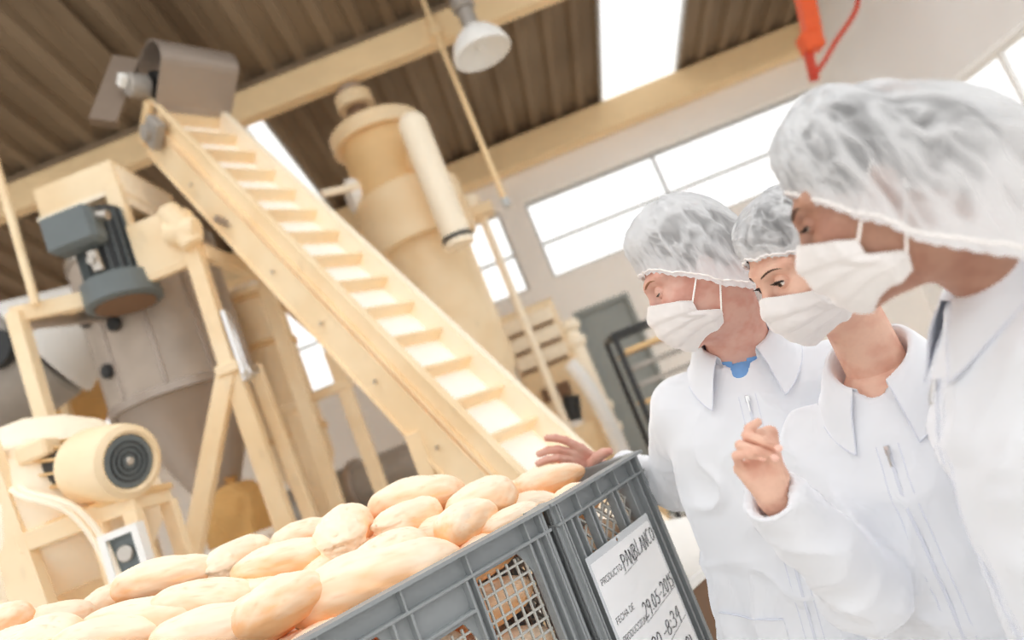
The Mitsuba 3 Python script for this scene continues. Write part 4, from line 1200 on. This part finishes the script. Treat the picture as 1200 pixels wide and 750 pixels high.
def person(label, sk, head, NB, Fd, up, half, arms, hands, fem, hairm, browm, net, mask_g, look_=0.0, lid=.5, brow_w=1.0, iris=(86, 56, 36), collar_open=.03, shirt=False, seed=1, zlen=.8, zip_top=None):
    """head: (yaw, pitch, roll, eye position, scale); arms: (left, right) as shoulder, elbow, wrist; hands: {0 or 1: joints}."""
    key = thing('person', label, 'person')
    R, O = head_frame(*head)
    sc = head[4]
    HM = np.eye(4)
    HM[:3, :3], HM[:3, 3] = R * sc, O
    Fd, up = unit(Fd), unit(up)
    S = unit(np.cross(up, Fd))
    Fo = np.cross(S, up)
    neck_l = (R.T @ (NB - up * .03 - Fo * .01 - O)) / sc
    nr = (.047 if fem else .056)

    def hs(p):
        return head_sdf(p, neck_l, fem, nr)

    lo, hi = np.minimum(V(-.115, -.09, -.13), neck_l - .07), np.maximum(V(.135, .09, .135), neck_l + .07)
    hm = placed(relax(nets_ok(hs, lo, hi, .0028), 3), HM)
    # the body under the clothes, coarser
    k_ = .9 if fem else 1.0
    tb = [(0.0, .05, .06, 0), (-.05, .07, half * .55, 0), (-.12, .09, half * .86, 0.01), (-.28, .098, half * .86, .01), (-.42, .085, half * .76, .005), (-.56, .10, half * .9, 0), (-.66, .10, half * .9, 0)]
    hipz = NB - up * .60
    legs = []
    for s_ in (1, -1):
        hp = hipz + S * s_ * .085
        an = V(hp[0], hp[1], .09)
        kn = (hp * .47 + an * .53) + Fo * .02
        legs.append([hp, kn, an])

    def bs(p):
        d = smin(loft(p, NB, Fd, up, tb), d_cap(p, NB - up * .05, NB + up * .0, .05 * k_), .03)
        for a in arms:
            d = smin(d, chain(p, a, [.045 * k_, .036 * k_, .026 * k_]), .03)
        for g in legs:
            d = smin(d, chain(p, g, [.075, .05, .036]), .04)
            ft = g[2] - V(0, 0, .055)
            d = smin(d, d_cap(p, ft - Fo * .03, ft + Fo * .12, .03, .026), .02)
        return d

    pts = np.vstack([NB + up * .05, hipz] + [x for a in arms for x in a] + [x for g in legs for x in g])
    bm = relax(nets_ok(bs, pts.min(0) - .16, pts.max(0) + .16, .011), 2)
    ms = [hm, bm]
    nails = []
    for i in (0, 1):
        fore, wr = arms[i][1], arms[i][2]
        if i in hands:
            H = hands[i]
        else:
            ax = unit(wr - fore)
            side = unit(np.cross(ax, Fo if abs(ax @ Fo) < .9 else up))
            nrm = np.cross(side, ax)
            f4 = [[wr + ax * (.085 - .004 * abs(j - 1)) + side * (.027 - .018 * j), wr + ax * (.122 - .006 * abs(j - 1)) + side * (.030 - .02 * j) + nrm * .008,
                   wr + ax * (.145 - .008 * abs(j - 1)) + side * (.030 - .02 * j) + nrm * .02, wr + ax * (.16 - .009 * abs(j - 1)) + side * (.029 - .019 * j) + nrm * .034] for j in range(4)]
            H = {'wrist': wr, 'fingers': f4, 'thumb': [wr + ax * .025 + side * .02, wr + ax * .055 + side * .045 + nrm * .012, wr + ax * .085 + side * .05 + nrm * .02, wr + ax * .105 + side * .048 + nrm * .026], 'r': .0078 * k_ + .0004, 'palm': .0125 * k_}
        w_, th = np.asarray(H['wrist']), [np.asarray(x) for x in H['thumb']]
        fg = [[np.asarray(x) for x in f] for f in H['fingers']]
        inner = w_ + unit(fore - w_) * .06
        allp = np.vstack([w_, inner] + [np.vstack(f) for f in fg] + th)
        ms.append(relax(nets_ok(lambda p: hand_sdf(p, w_, inner, fg, th, H['r'], H['palm']), allp.min(0) - .035, allp.max(0) + .035, .0017 if i in hands else .0032), 2))
        if H.get('nails'):
            for f, nd in zip(fg + [th], H['nails']):
                if nd is None:
                    continue
                tip, dp = f[-1], f[-2]
                ax = unit(tip - dp)
                nd = unit(np.asarray(nd) - ax * (ax @ np.asarray(nd)))
                nm = trimesh.creation.icosphere(2, 1.0)
                nm.vertices = nm.vertices * V(.0062, .0046, .0016)
                nails.append(placed(nm, frame(tip + ax * .002 + nd * H['r'] * .80, ax, np.cross(nd, ax), nd)))
    body = union(ms)
    add(key, 'body', body, sk, smooth=50)
    for nm in nails:
        add(key, 'fingernail', nm, 'nail', smooth=True)
    # eyes: ball, lids, lashes, brows
    for s_ in (1, -1):
        ec, er = V(.0738, s_ * .0315, .006), .0125
        eb = trimesh.creation.icosphere(4, er)
        gz = unit(V(1, s_ * -.02 + .12 * look_, -.32 if lid > .6 else -.16))
        ca = eb.vertices @ gz / er
        col = np.tile(lin(236, 228, 222), (len(ca), 1))
        col[ca > .845] = lin(*iris)
        col[ca > .955] = lin(8, 6, 6)
        add(key, 'eye', placed(eb.apply_translation(ec), HM), 'eye', smooth=True, color=col)
        az = np.linspace(-1.5, 1.9, 34) * s_

        def edge(a, top):
            a = a * s_ - .08
            w = np.sqrt(np.maximum(1 - (a / .98) ** 2, 0))
            return (.62 - .92 * lid) * w - .10 if top else (-.36 - .08 * lid) * w - .10
        for top, nm_ in ((True, 'upper_eyelid'), (False, 'lower_eyelid')):
            G = np.zeros((34, 9, 3))
            for i, a in enumerate(az):
                e0 = edge(a, top)
                for j, t_ in enumerate(np.linspace(0, 1, 9)):
                    el_ = e0 + ((1.25 if top else -1.25) - e0) * t_
                    rr = er * (1.08 + .10 * t_ + (.03 if j == 0 else 0))
                    G[i, j] = ec + rr * V(math.cos(el_) * math.cos(a), math.cos(el_) * math.sin(a), math.sin(el_))
            lm = shell(G if top == (s_ > 0) else G[:, ::-1], .0006)
            add(key, nm_, placed(lm, HM), sk, smooth=60)
        G = [ec + er * 1.15 * V(math.cos(edge(a, True)) * math.cos(a), math.cos(edge(a, True)) * math.sin(a), math.sin(edge(a, True))) for a in az[5:-9]]
        ls = [tube(np.array(G), [.0004 + .0011 * fem + .0004 for _ in G], 6)]
        for q in range(0, len(G), 1):
            a = az[5:-9][q]
            o_ = G[q]
            d_ = unit(V(math.cos(a), math.sin(a) * 1.2, -.35 if lid > .6 else .12))
            ls.append(tube(np.array([o_, o_ + d_ * .004, o_ + d_ * .0075 + V(0, 0, .0014)]), [.00055, .0004, .00012], 4))
        add(key, 'eyelashes', placed(cat(*(ls if fem else ls[:1])), HM), 'lash', smooth=True)
        bz = np.linspace(0, 1, 18)
        bp = np.stack([np.full(18, .14), s_ * (.013 + .040 * bz), .0265 + .007 * np.sin(bz * 2.6) - .004 * bz], 1)
        bp = march(hs, bp, np.tile(V(-1, 0, 0), (18, 1)), t1=.13)
        add(key, 'eyebrow', placed(tube(bp, brow_w * (.0026 * np.sin(np.clip(bz * 2.6 + .6, 0, math.pi)) + .0004), 8), HM), browm, smooth=True)
    # hair under the net, then the net
    hb, hz, bun = net['hem_back'], net['hem_front'], net['bun']
    hr = trimesh.creation.icosphere(5, 1.0)
    hv = hr.vertices.copy()
    nzs = meshkit.fbm(hv * V(5, 5, 2) + seed, 3)[:, None]
    hv = hv * V(.0985, .0785, .0865) * (1 + .03 * (nzs - .5)) + V(-.0125, 0, .042)
    back = np.clip(-(hv[:, 0] + .04) / .08, 0, 1)[:, None]
    hv += back * V(-bun * .28, 0, -bun * .5)
    hv[:, 2] = np.maximum(hv[:, 2], np.interp(hv[:, 0], [-.2, -.1, .0, .06, .1], [hb - .02, hb - .012, .5 * (hb + hz) - .004, hz - .014, hz + .026]))
    hr.vertices = hv
    add(key, 'hair', placed(hr, HM), hairm, smooth=60)
    nf, nt = 220, 64
    ph, tt = np.meshgrid(np.arange(nf) * 2 * math.pi / nf, np.linspace(.001, 1, nt), indexing='ij')
    cx_, sx_ = np.cos(ph), np.sin(ph)
    fr_ = .5 + .5 * cx_
    zh = hb + (hz - hb) * fr_ + net.get('dip', -.0) * sx_ ** 2
    Rh = np.where(cx_ > 0, .101 + net.get('front', .003), .101 + bun * .35)
    wv = meshkit.fbm(np.stack([cx_ * 4.5, sx_ * 4.5, tt * .9 + seed], -1), 4, seed) - .5
    wv2 = meshkit.fbm(np.stack([cx_ * 13, sx_ * 13, tt * 1.3 + seed], -1), 3, seed + 4) - .5
    sph = np.stack([cx_ * np.sin(tt * 1.57), sx_ * np.sin(tt * 1.57), np.cos(tt * 1.57)], -1)
    wp = np.stack([meshkit.fbm(sph * 3 + 5 * k_w, 2, seed + k_w) for k_w in range(3)], -1) - .5

    def crease(fq, wf, pw, sd_c):
        return (1 - np.abs(2 * meshkit.noise(sph * V(fq, fq, fq * .5) + wp * wf + sd_c, seed + sd_c) - 1)) ** pw
    cr = np.clip(crease(3.4, 2.2, 6, 1) + .8 * crease(5.2, 2.6, 7, 2) + .5 * crease(8.5, 3.2, 6, 3), 0, 1.3)
    pleat = np.clip((tt - .45) / .5, 0, 1) * (1 - np.abs(2 * meshkit.noise(np.stack([cx_ * 8 + 1.5 * wv, sx_ * 8 + 1.5 * wv, tt * .8], -1), seed + 6) - 1)) ** 4
    ps = tt * math.pi / 2
    bulge = 1 + net['puff'] * np.sin(np.clip(tt * 1.15, 0, 1) * math.pi) + bun * 3.2 * np.clip(-cx_, 0, 1) ** 1.5 * np.sin(np.clip(tt, 0, 1) * math.pi) ** .8
    fold = 1 + (.03 + .08 * tt) * wv + .06 * tt ** 2 * wv2 + .030 * cr * np.sin(np.clip(tt * 1.05, 0, 1) * math.pi) + .03 * pleat
    rad = np.sin(ps) ** .82 * bulge * fold
    frill = np.clip((tt - .94) / .06, 0, 1)
    rad = rad + .008 * frill * np.sin(ph * 58 + 5 * wv)
    yw = .088
    zt = .140 + net.get('top', 0) - net.get('drop', 0) * np.clip(-cx_, 0, 1)
    zz = zh + (zt - zh) * np.cos(ps) ** .95 * (1 + .06 * wv) - .0015 * frill * np.sin(ph * 58 + 1.3)
    G = np.stack([-.012 + Rh * cx_ * rad, yw * sx_ * rad, zz + (.02 * wv * np.sin(ps))], -1)
    iu = np.vstack([np.arange(nf * nt).reshape(nf, nt), np.arange(nt)[None]])
    a_, b_2, c_, d_2 = iu[:-1, :-1].ravel(), iu[1:, :-1].ravel(), iu[1:, 1:].ravel(), iu[:-1, 1:].ravel()
    nm_ = trimesh.Trimesh(G.reshape(-1, 3), np.vstack([np.stack([a_, d_2, c_], 1), np.stack([a_, c_, b_2], 1)]), process=False)
    dens = np.clip(.16 + .75 * cr + .55 * pleat + .55 * np.clip((tt - .84) / .16, 0, 1) + .5 * wv + .25 * np.clip(.35 - tt, 0, 1), 0, 1)
    hn = add(key, 'hair_net', placed(nm_, HM), 'net', smooth=True, uv=np.stack([dens, tt], -1).reshape(-1, 2), label='crinkled translucent white hair net')
    hem = np.vstack([G[:, -3], G[:1, -3]])
    add(hn, 'elastic_band', placed(tube(hem, .0016, 6), HM), 'strap_white', smooth=True)
    # face mask: a pleated sheet pulled over nose and chin
    na, ne = 61, 44
    A, E_ = np.meshgrid(np.linspace(-1, 1, na), np.linspace(0, 1, ne), indexing='ij')
    o_ = V(.030, 0, -.050)
    amax = math.radians(96)

    def ms_(p):
        d = hs(p)
        d = smin(d, d_ell(p, (.045, 0, -.048), (.066, .056, .052)), .03)
        return d - .003
    az_, el0, el1 = A * np.radians(80 + 32 * np.clip((E_ - .28) / .34, 0, 1) ** 2 * (3 - 2 * np.clip((E_ - .28) / .34, 0, 1))), (.54 - .40 * np.abs(A) ** 1.5), -1.02 + .30 * np.abs(A) ** 1.7
    el_ = el0 + (el1 - el0) * E_
    D = np.stack([np.cos(el_) * np.cos(az_), np.cos(el_) * np.sin(az_), np.sin(el_)], -1).reshape(-1, 3)
    Pm = march(ms_, o_ + D * .16, -D, t1=.15).reshape(na, ne, 3)
    for _ in range(6):
        Q = Pm.copy()
        Q[1:-1, 1:-1] = (Pm[:-2, 1:-1] + Pm[2:, 1:-1] + Pm[1:-1, :-2] + Pm[1:-1, 2:]) / 4
        Q[1:-1, 0] = (Pm[:-2, 0] + Pm[2:, 0]) / 2
        Q[1:-1, -1] = (Pm[:-2, -1] + Pm[2:, -1]) / 2
        Pm = Q
    saw = np.zeros_like(E_)
    for c_e in (.24, .46, .70):
        x_ = (E_ - c_e) / .05
        saw += np.where(x_ < 0, np.exp(-(x_ / 2.6) ** 2), np.exp(-(x_ / .7) ** 2))
    wr_ = meshkit.fbm(np.stack([A * 3.2 + seed, E_ * 3.5, E_ * 0], -1), 3, seed) - .5
    gather = np.exp(-((np.abs(A) - .84) / .09) ** 2)
    dn = D.reshape(na, ne, 3) * ((.0036 * (saw - .5) * (1 - .5 * np.abs(A))) + .007 * wr_ * (1 - A ** 4) + .006 * gather)[..., None]
    Pm = Pm + dn
    mm = shell(Pm, .0014)
    mm.fix_normals()
    mk = add(key, 'face_mask', placed(mm, HM), 'mask_white', smooth=50, label='white pleated face mask')
    for e_, w_ in ((0, .0024), (-1, .0022)):
        add(mk, 'mask_hem', placed(tube(Pm[:, e_] + .0006 * D.reshape(na, ne, 3)[:, e_], w_ * .55, 6), HM), 'mask_white', smooth=True)
    for s_, i_ in ((1, -1), (-1, 0)):
        for e_, dst in ((1, (-.012, .076, .030)), (26, (-.030, .076, -.004))):
            a0 = Pm[i_, e_]
            b0 = V(dst[0], s_ * dst[1], dst[2])
            ln = np.array([a0 + (b0 - a0) * t_ for t_ in np.linspace(0, 1, 24)])
            ln[:, 1] += s_ * .004 * np.sin(np.linspace(0, math.pi, 24))
            for q in range(24):
                dd = hs(ln[q:q + 1].astype(np.float32))[0]
                if dd < .0022:
                    ln[q, 1] += s_ * (.0022 - dd)
            add(mk, 'mask_strap', placed(tube(ln, .0017, 8), HM), 'strap_white', smooth=True)
    # the coat
    hw = half
    ct = [(.015, .066, .070, 0.0), (-.03, .082, hw * .62, .0), (-.08, .104, hw * .95, .005), (-.16, .122, hw * 1.04, .012), (-.28, .124, hw * 1.05, .012), (-.42, .118, hw * 1.0, .01), (-.56, .13, hw * 1.06, .005), (-.75, .145, hw * 1.14, 0), (-.98, .16, hw * 1.22, 0)]
    open_c = NB + up * .03 + Fo * .035

    def cs(p):
        d = loft(p, NB, Fd, up, ct)
        for a in arms:
            e = chain(p, a, [.068 * k_, .061 * k_, .047 * k_], .03)
            d = smin(d, e, .035)
        for a in arms:
            ax = unit(a[2] - a[1])
            d = smax(d, np.where(np.linalg.norm(p - a[2].astype(np.float32), axis=-1) < .12, (p - a[2].astype(np.float32)) @ ax.astype(np.float32), -1), .004)
            d = smax(d, -d_cap(p, a[2] - ax * .05, a[2] + ax * .05, .034 * k_), .003)
        d = smax(d, -d_cap(p, NB - up * .02 + Fo * .01, NB + up * .12 + Fo * .02, .058 if fem else .066, .075), .01)
        d = smax(d, -d_cap(p, NB + up * .03 + Fo * .05, NB - up * .035 + Fo * .125, .042, .012), .012)
        return d

    def ts(p):
        return loft(p, NB, Fd, up, ct)

    pts = np.vstack([NB + up * .03, NB - up * .98] + [x for a in arms for x in a])
    cm = relax(nets(cs, pts.min(0) - .28, pts.max(0) + .28, .0075), 3)
    v = cm.vertices
    nn_ = cm.vertex_normals
    q = np.stack([(v - NB) @ S, (v - NB) @ Fo, (v - NB) @ up], 1)
    wrp = meshkit.fbm(q * 4 + seed * 3, 3, seed)[:, None] - .5
    r1 = meshkit.noise(q * V(11, 11, 3.0) + wrp * 4 + seed, seed)
    r2 = meshkit.noise(np.stack([q[:, 0] * 8 + q[:, 2] * 6, q[:, 1] * 8, q[:, 2] * 7 - q[:, 0] * 6], 1) + wrp * 3, seed + 5)
    dsp = .015 * ((1 - np.abs(2 * r1 - 1)) ** 2 - .35) * np.clip(-(q[:, 2] + .03) / .15, .15, 1) + .006 * ((1 - np.abs(2 * r2 - 1)) ** 2 - .35)
    for a in arms:
        ax = unit(a[2] - a[1])
        t_ = (v - a[1]) @ ax
        near = np.exp(-(np.linalg.norm(v - a[1] - np.clip(t_, -.25, 1)[:, None] * ax * 1.0, axis=1) / .10) ** 4) * (t_ > -.12) * (t_ < np.linalg.norm(a[2] - a[1]) - .045)
        lat = (v - a[1]) @ unit(np.cross(ax, up))
        ring = np.sin(95 * t_ + 22 * lat + 7 * wrp[:, 0] * 4)
        dsp += near * .0045 * np.maximum(ring, -.2) * np.exp(-(t_ / .14) ** 2)
    cm.vertices = v + nn_ * dsp[:, None]
    co = add(key, 'coat', cm, 'coat_white', smooth=True, label='white zipped work coat')

    # collar: a folded leaf on a stand around the neck, open at the front
    CU = unit(up + .35 * (NB + up * .0 - NB) + .12 * Fo)
    CF = unit(Fo - CU * (CU @ Fo))
    CS_ = np.cross(CU, CF)
    for s_ in (1, -1):
        th_ = np.linspace(math.pi, collar_open * 12, 40)
        G = np.zeros((40, 16, 3))
        for i, a in enumerate(th_):
            fr = (1 + math.cos(a)) / 2
            pt = fr ** 5
            prof = [(.056 + .004 * fr, -.02), (.057, .012), (.058, .032), (.061, .041), (.066, .043), (.072, .037), (.080 + .01 * pt, .024 - .01 * pt), (.090 + .018 * pt, .002 - .022 * pt), (.100 + .024 * pt, -.012 - .040 * pt)]
            prof = np.array(prof) * (1.0 if fem else 1.12)
            pr_ = spline(prof, 16)
            for j in range(16):
                rr, z_ = pr_[j]
                z_ -= .046 * fr ** 2.0 - .016 * (1 - fr) - .006
                rr2 = rr * (1 + .12 * fr)
                G[i, j] = NB + CU * z_ + CF * (rr2 * math.cos(a) + .008) + CS_ * s_ * rr2 * math.sin(a) * .98
        sh_ = shell(G if s_ > 0 else G[:, ::-1], .0018)
        add(co, 'collar', sh_, 'coat_white', smooth=50)
        ed = np.vstack([G[:, -1], G[-1, ::-1][:9]])
        add(co, 'collar_edge', tube(ed, .0013, 6), 'seam_white', smooth=True)
    # zip down the front, its pull, seams and a pocket laid on the coat's surface
    tree = None

    def ts_grad(p):
        e = .004
        return np.stack([ts((p + e * np.eye(3)[k]).astype(np.float32)) - ts((p - e * np.eye(3)[k]).astype(np.float32)) for k in range(3)], 1)

    def onto(o, d, off=.0):
        from scipy.spatial import cKDTree
        loc = march(ts, o, d, t1=.5)
        nonlocal tree
        if tree is None:
            tree = cKDTree(cm.vertices)
        dist, ix = tree.query(loc, k=4)
        n0 = unit_rows(ts_grad(loc))
        lift = np.einsum('ij,ij->i', cm.vertices[ix].mean(1) - loc, n0)
        lift = np.where(dist.max(1) > .03, np.median(lift), lift)
        if len(loc) > 60:
            lift = np.clip(lift, np.percentile(lift, 5), np.percentile(lift, 95))
        return loc + n0 * (lift + off)[:, None], n0

    zz_ = np.linspace(-.065 - collar_open if zip_top is None else zip_top, -zlen, 90)
    o_z = NB + zz_[:, None] * up + Fo * .4 + S * (.0)
    zp, zn = onto(o_z, np.tile(-Fo, (90, 1)), .0022)
    for _ in range(4):
        zp[1:-1] = (zp[:-2] + zp[1:-1] + zp[2:]) / 3
    zi = add(co, 'zip', ribbon(zp, zn, .005, .0022), 'zip_grey', smooth=40)
    add(zi, 'zip_pull', cat(placed(bx((-.004, -.007, 0), (.004, .007, .004), .001), look(zp[1] + zn[1] * .002, zn[1], up)), tube(np.array([zp[1] + zn[1] * .005, zp[3] + zn[3] * .007, zp[4] + zn[4] * .006]), .0022, 6)), 'chrome', smooth=30)
    for off_ in (.016, -.016):
        sp_, sn_ = onto(o_z + S * off_, np.tile(-Fo, (90, 1)), .0006)
        add(co, 'front_seam', ribbon(sp_, sn_, .0022, .0012), 'seam_white', smooth=40)
    for s_ in (1, -1):
        g0 = np.zeros((14, 18, 3))
        uu, vv = np.linspace(0, 1, 14), np.linspace(0, 1, 18)
        oo = np.array([NB + Fo * .45 + S * s_ * (.045 + .125 * a) + up * (-.50 - .155 * b) for a in uu for b in vv])
        pp, pn = onto(oo, np.tile(-Fo, (len(oo), 1)), .0035)
        g0 = pp.reshape(14, 18, 3)
        pk = shell(g0 if s_ < 0 else g0[::-1], .003)
        po = add(co, 'pocket', pk, 'coat_white', smooth=50)
        add(po, 'pocket_hem', tube(g0[:, 0], .0016, 6), 'seam_white', smooth=True)
    for a in arms:
        ax = unit(a[2] - a[1])
        x_ = unit(np.cross(ax, up))
        y_ = np.cross(ax, x_)
        an = np.linspace(0, 2 * math.pi, 40)
        rg_ = np.array([a[2] - ax * .002 + .0425 * k_ * (math.cos(t_) * x_ + math.sin(t_) * y_) for t_ in an])
        add(co, 'cuff', tube(rg_, .0042 * k_, 10, cap=False), 'coat_white', smooth=True)
    if shirt:
        for s_ in (1, -1):
            th_ = np.linspace(math.pi, .22, 30)
            G = np.zeros((30, 10, 3))
            for i, a in enumerate(th_):
                fr = (1 + math.cos(a)) / 2
                pr_ = spline([(.056, -.02), (.0565, .02), (.058, .055), (.060, .058), (.066, .045), (.072 + .006 * fr, .0 - .035 * fr ** 4)], 10)
                for j in range(10):
                    rr, z_ = pr_[j]
                    G[i, j] = NB + CU * (z_ - .045 * fr ** 2) + CF * (rr * (1 + .06 * fr) * math.cos(a) + .008) + CS_ * s_ * rr * math.sin(a)
            add(key, 'shirt_collar', shell(G if s_ > 0 else G[:, ::-1], .0016), 'shirt_blue', smooth=50, label='blue shirt collar')
        fr_p = trimesh.creation.icosphere(3, 1.0)
        fr_p.vertices = fr_p.vertices * .048
        fr_p.vertices = fr_p.vertices * 1.0 + NB + Fo * .045 - up * .055
        add(key, 'shirt_front', fr_p, 'shirt_blue', smooth=True, label='blue shirt front')
    # trousers and shoes
    def tr(p):
        d = None
        for g in legs:
            e = chain(p, [g[0] - up * .1, g[1], g[2] + V(0, 0, .03)], [.088, .072, .062], .03)
            d = e if d is None else smin(d, e, .02)
        return d
    pts = np.vstack([x for g in legs for x in g])
    add(key, 'trousers', relax(nets(tr, pts.min(0) - .12, pts.max(0) + .12, .014), 2), 'trouser_grey', smooth=True)
    for g in legs:
        ft = V(g[2][0], g[2][1], 0)
        ff = unit(V(Fo[0], Fo[1], 0))

        def sh_f(p):
            d = d_cap(p, ft - ff * .05 + V(0, 0, .045), ft + ff * .15 + V(0, 0, .036), .045, .036)
            return smax(smin(d, d_cap(p, ft + V(0, 0, .05), ft + V(0, 0, .10), .048, .045), .03), .002 - p[..., 2], .006)
        add(key, 'shoe', relax(nets(sh_f, ft - V(.25, .25, .02), ft + V(.25, .25, .17), .008), 2), 'shoe_white', smooth=True)
    return key


def unit_rows(a):
    return a / np.maximum(np.linalg.norm(a, axis=1, keepdims=True), 1e-9)


person('person in white coat over a blue shirt collar, resting a hand on the crate rim', 'skin_man',
       (174.0, -6, 3, V(0.286, 1.35, 1.579), 1.075), V(0.422, 1.455, 1.411), V(-0.382, -0.924, 0.0), V(0.129, -0.04, 0.991), 0.188,
       [arm_pts(V(0.551, 1.4, 1.306), V(0.601, 1.42, 1.016), V(0.571, 1.36, 0.776)), arm_pts(V(0.271, 1.516, 1.347), V(0.238, 1.76, 1.167), V(0.126, 1.9, 1.218))],
       {1: {'wrist': V(0.078, 1.9, 1.246), 'r': .0104, 'palm': .0145,
    'fingers': [[V(0.044, 1.85, 1.321), V(0.012, 1.835, 1.356), V(-0.009, 1.83, 1.371), V(-0.03, 1.825, 1.379)],
                [V(0.022, 1.85, 1.315), V(-0.014, 1.83, 1.341), V(-0.04, 1.825, 1.349), V(-0.064, 1.82, 1.349)],
                [V(0.011, 1.85, 1.301), V(-0.024, 1.825, 1.321), V(-0.051, 1.815, 1.328), V(-0.075, 1.81, 1.328)],
                [V(0.011, 1.85, 1.282), V(-0.022, 1.825, 1.297), V(-0.042, 1.815, 1.303), V(-0.062, 1.81, 1.307)]],
    'thumb': [V(0.056, 1.835, 1.275), V(0.074, 1.82, 1.286), V(0.092, 1.81, 1.291), V(0.107, 1.8, 1.29)]}}, False, 'hair_grey', 'brow_fair', {'hem_back': -.125, 'hem_front': .052, 'front': .003, 'bun': .014, 'puff': .16, 'top': .028}, None, lid=.86, brow_w=.8, shirt=True, collar_open=.042, zip_top=-.082, seed=3)
person('person in the middle raising a loosely closed hand, in white zipped coat, mask and net', 'skin_fair',
       (189.2, -12, -4, V(0.409, 1.075, 1.497), .95), V(0.538, 1.175, 1.302), V(-0.639, -0.769, 0.0), V(0.03, -0.02, 0.999), 0.172,
       [arm_pts(V(0.641, 1.089, 1.213), V(0.691, 1.119, 0.943), V(0.691, 1.099, 0.723)), arm_pts(V(0.43, 1.264, 1.222), V(0.342, 1.1, 1.025), V(0.242, 0.985, 1.227))],
       {1: {'wrist': V(0.244, 0.98, 1.234), 'r': .0067, 'palm': .0122,
    'fingers': [[V(0.277, 0.985, 1.304), V(0.248, 0.966, 1.314), V(0.245, 0.957, 1.324), V(0.259, 0.955, 1.328)],
                [V(0.264, 0.988, 1.302), V(0.238, 0.953, 1.317), V(0.251, 0.937, 1.304), V(0.263, 0.94, 1.292)],
                [V(0.243, 0.983, 1.295), V(0.223, 0.948, 1.309), V(0.237, 0.932, 1.296), V(0.252, 0.937, 1.283)],
                [V(0.218, 0.98, 1.275), V(0.213, 0.95, 1.298), V(0.225, 0.937, 1.296), V(0.238, 0.94, 1.288)]],
    'thumb': [V(0.26, 0.968, 1.249), V(0.26, 0.962, 1.276), V(0.261, 0.966, 1.296), V(0.262, 0.97, 1.31)], 'nails': [None, [-0.25, -1.0, 0.1], [-0.25, -1.0, 0.1], [-0.25, -1.0, 0.1], None]}}, True, 'hair_dark', 'brow_dark', {'hem_back': -.07, 'hem_front': .060, 'bun': .01, 'puff': .06, 'top': .004}, None, lid=.30, brow_w=.6, collar_open=.03, seed=8)
person('person in profile nearest the camera, in a white coat, bulging hair net and mask', 'skin_tan',
       (149.7, -5, 3, V(0.362, 0.8, 1.533), .96), V(0.579, 0.83, 1.391), V(-0.968, 0.25, 0.0), V(0.1, 0.0, 0.995), 0.165,
       [arm_pts(V(0.538, 0.705, 1.31), V(0.598, 0.685, 1.04), V(0.478, 0.665, 0.86)), arm_pts(V(0.603, 0.955, 1.303), V(0.663, 0.925, 1.033), V(0.613, 0.905, 0.813))],
       {}, True, 'hair_dark', 'brow_dark', {'hem_back': -.205, 'hem_front': .056, 'front': -.003, 'bun': .085, 'puff': .13, 'top': .016, 'drop': .035}, None, lid=.62, brow_w=.9, collar_open=.03, seed=5)
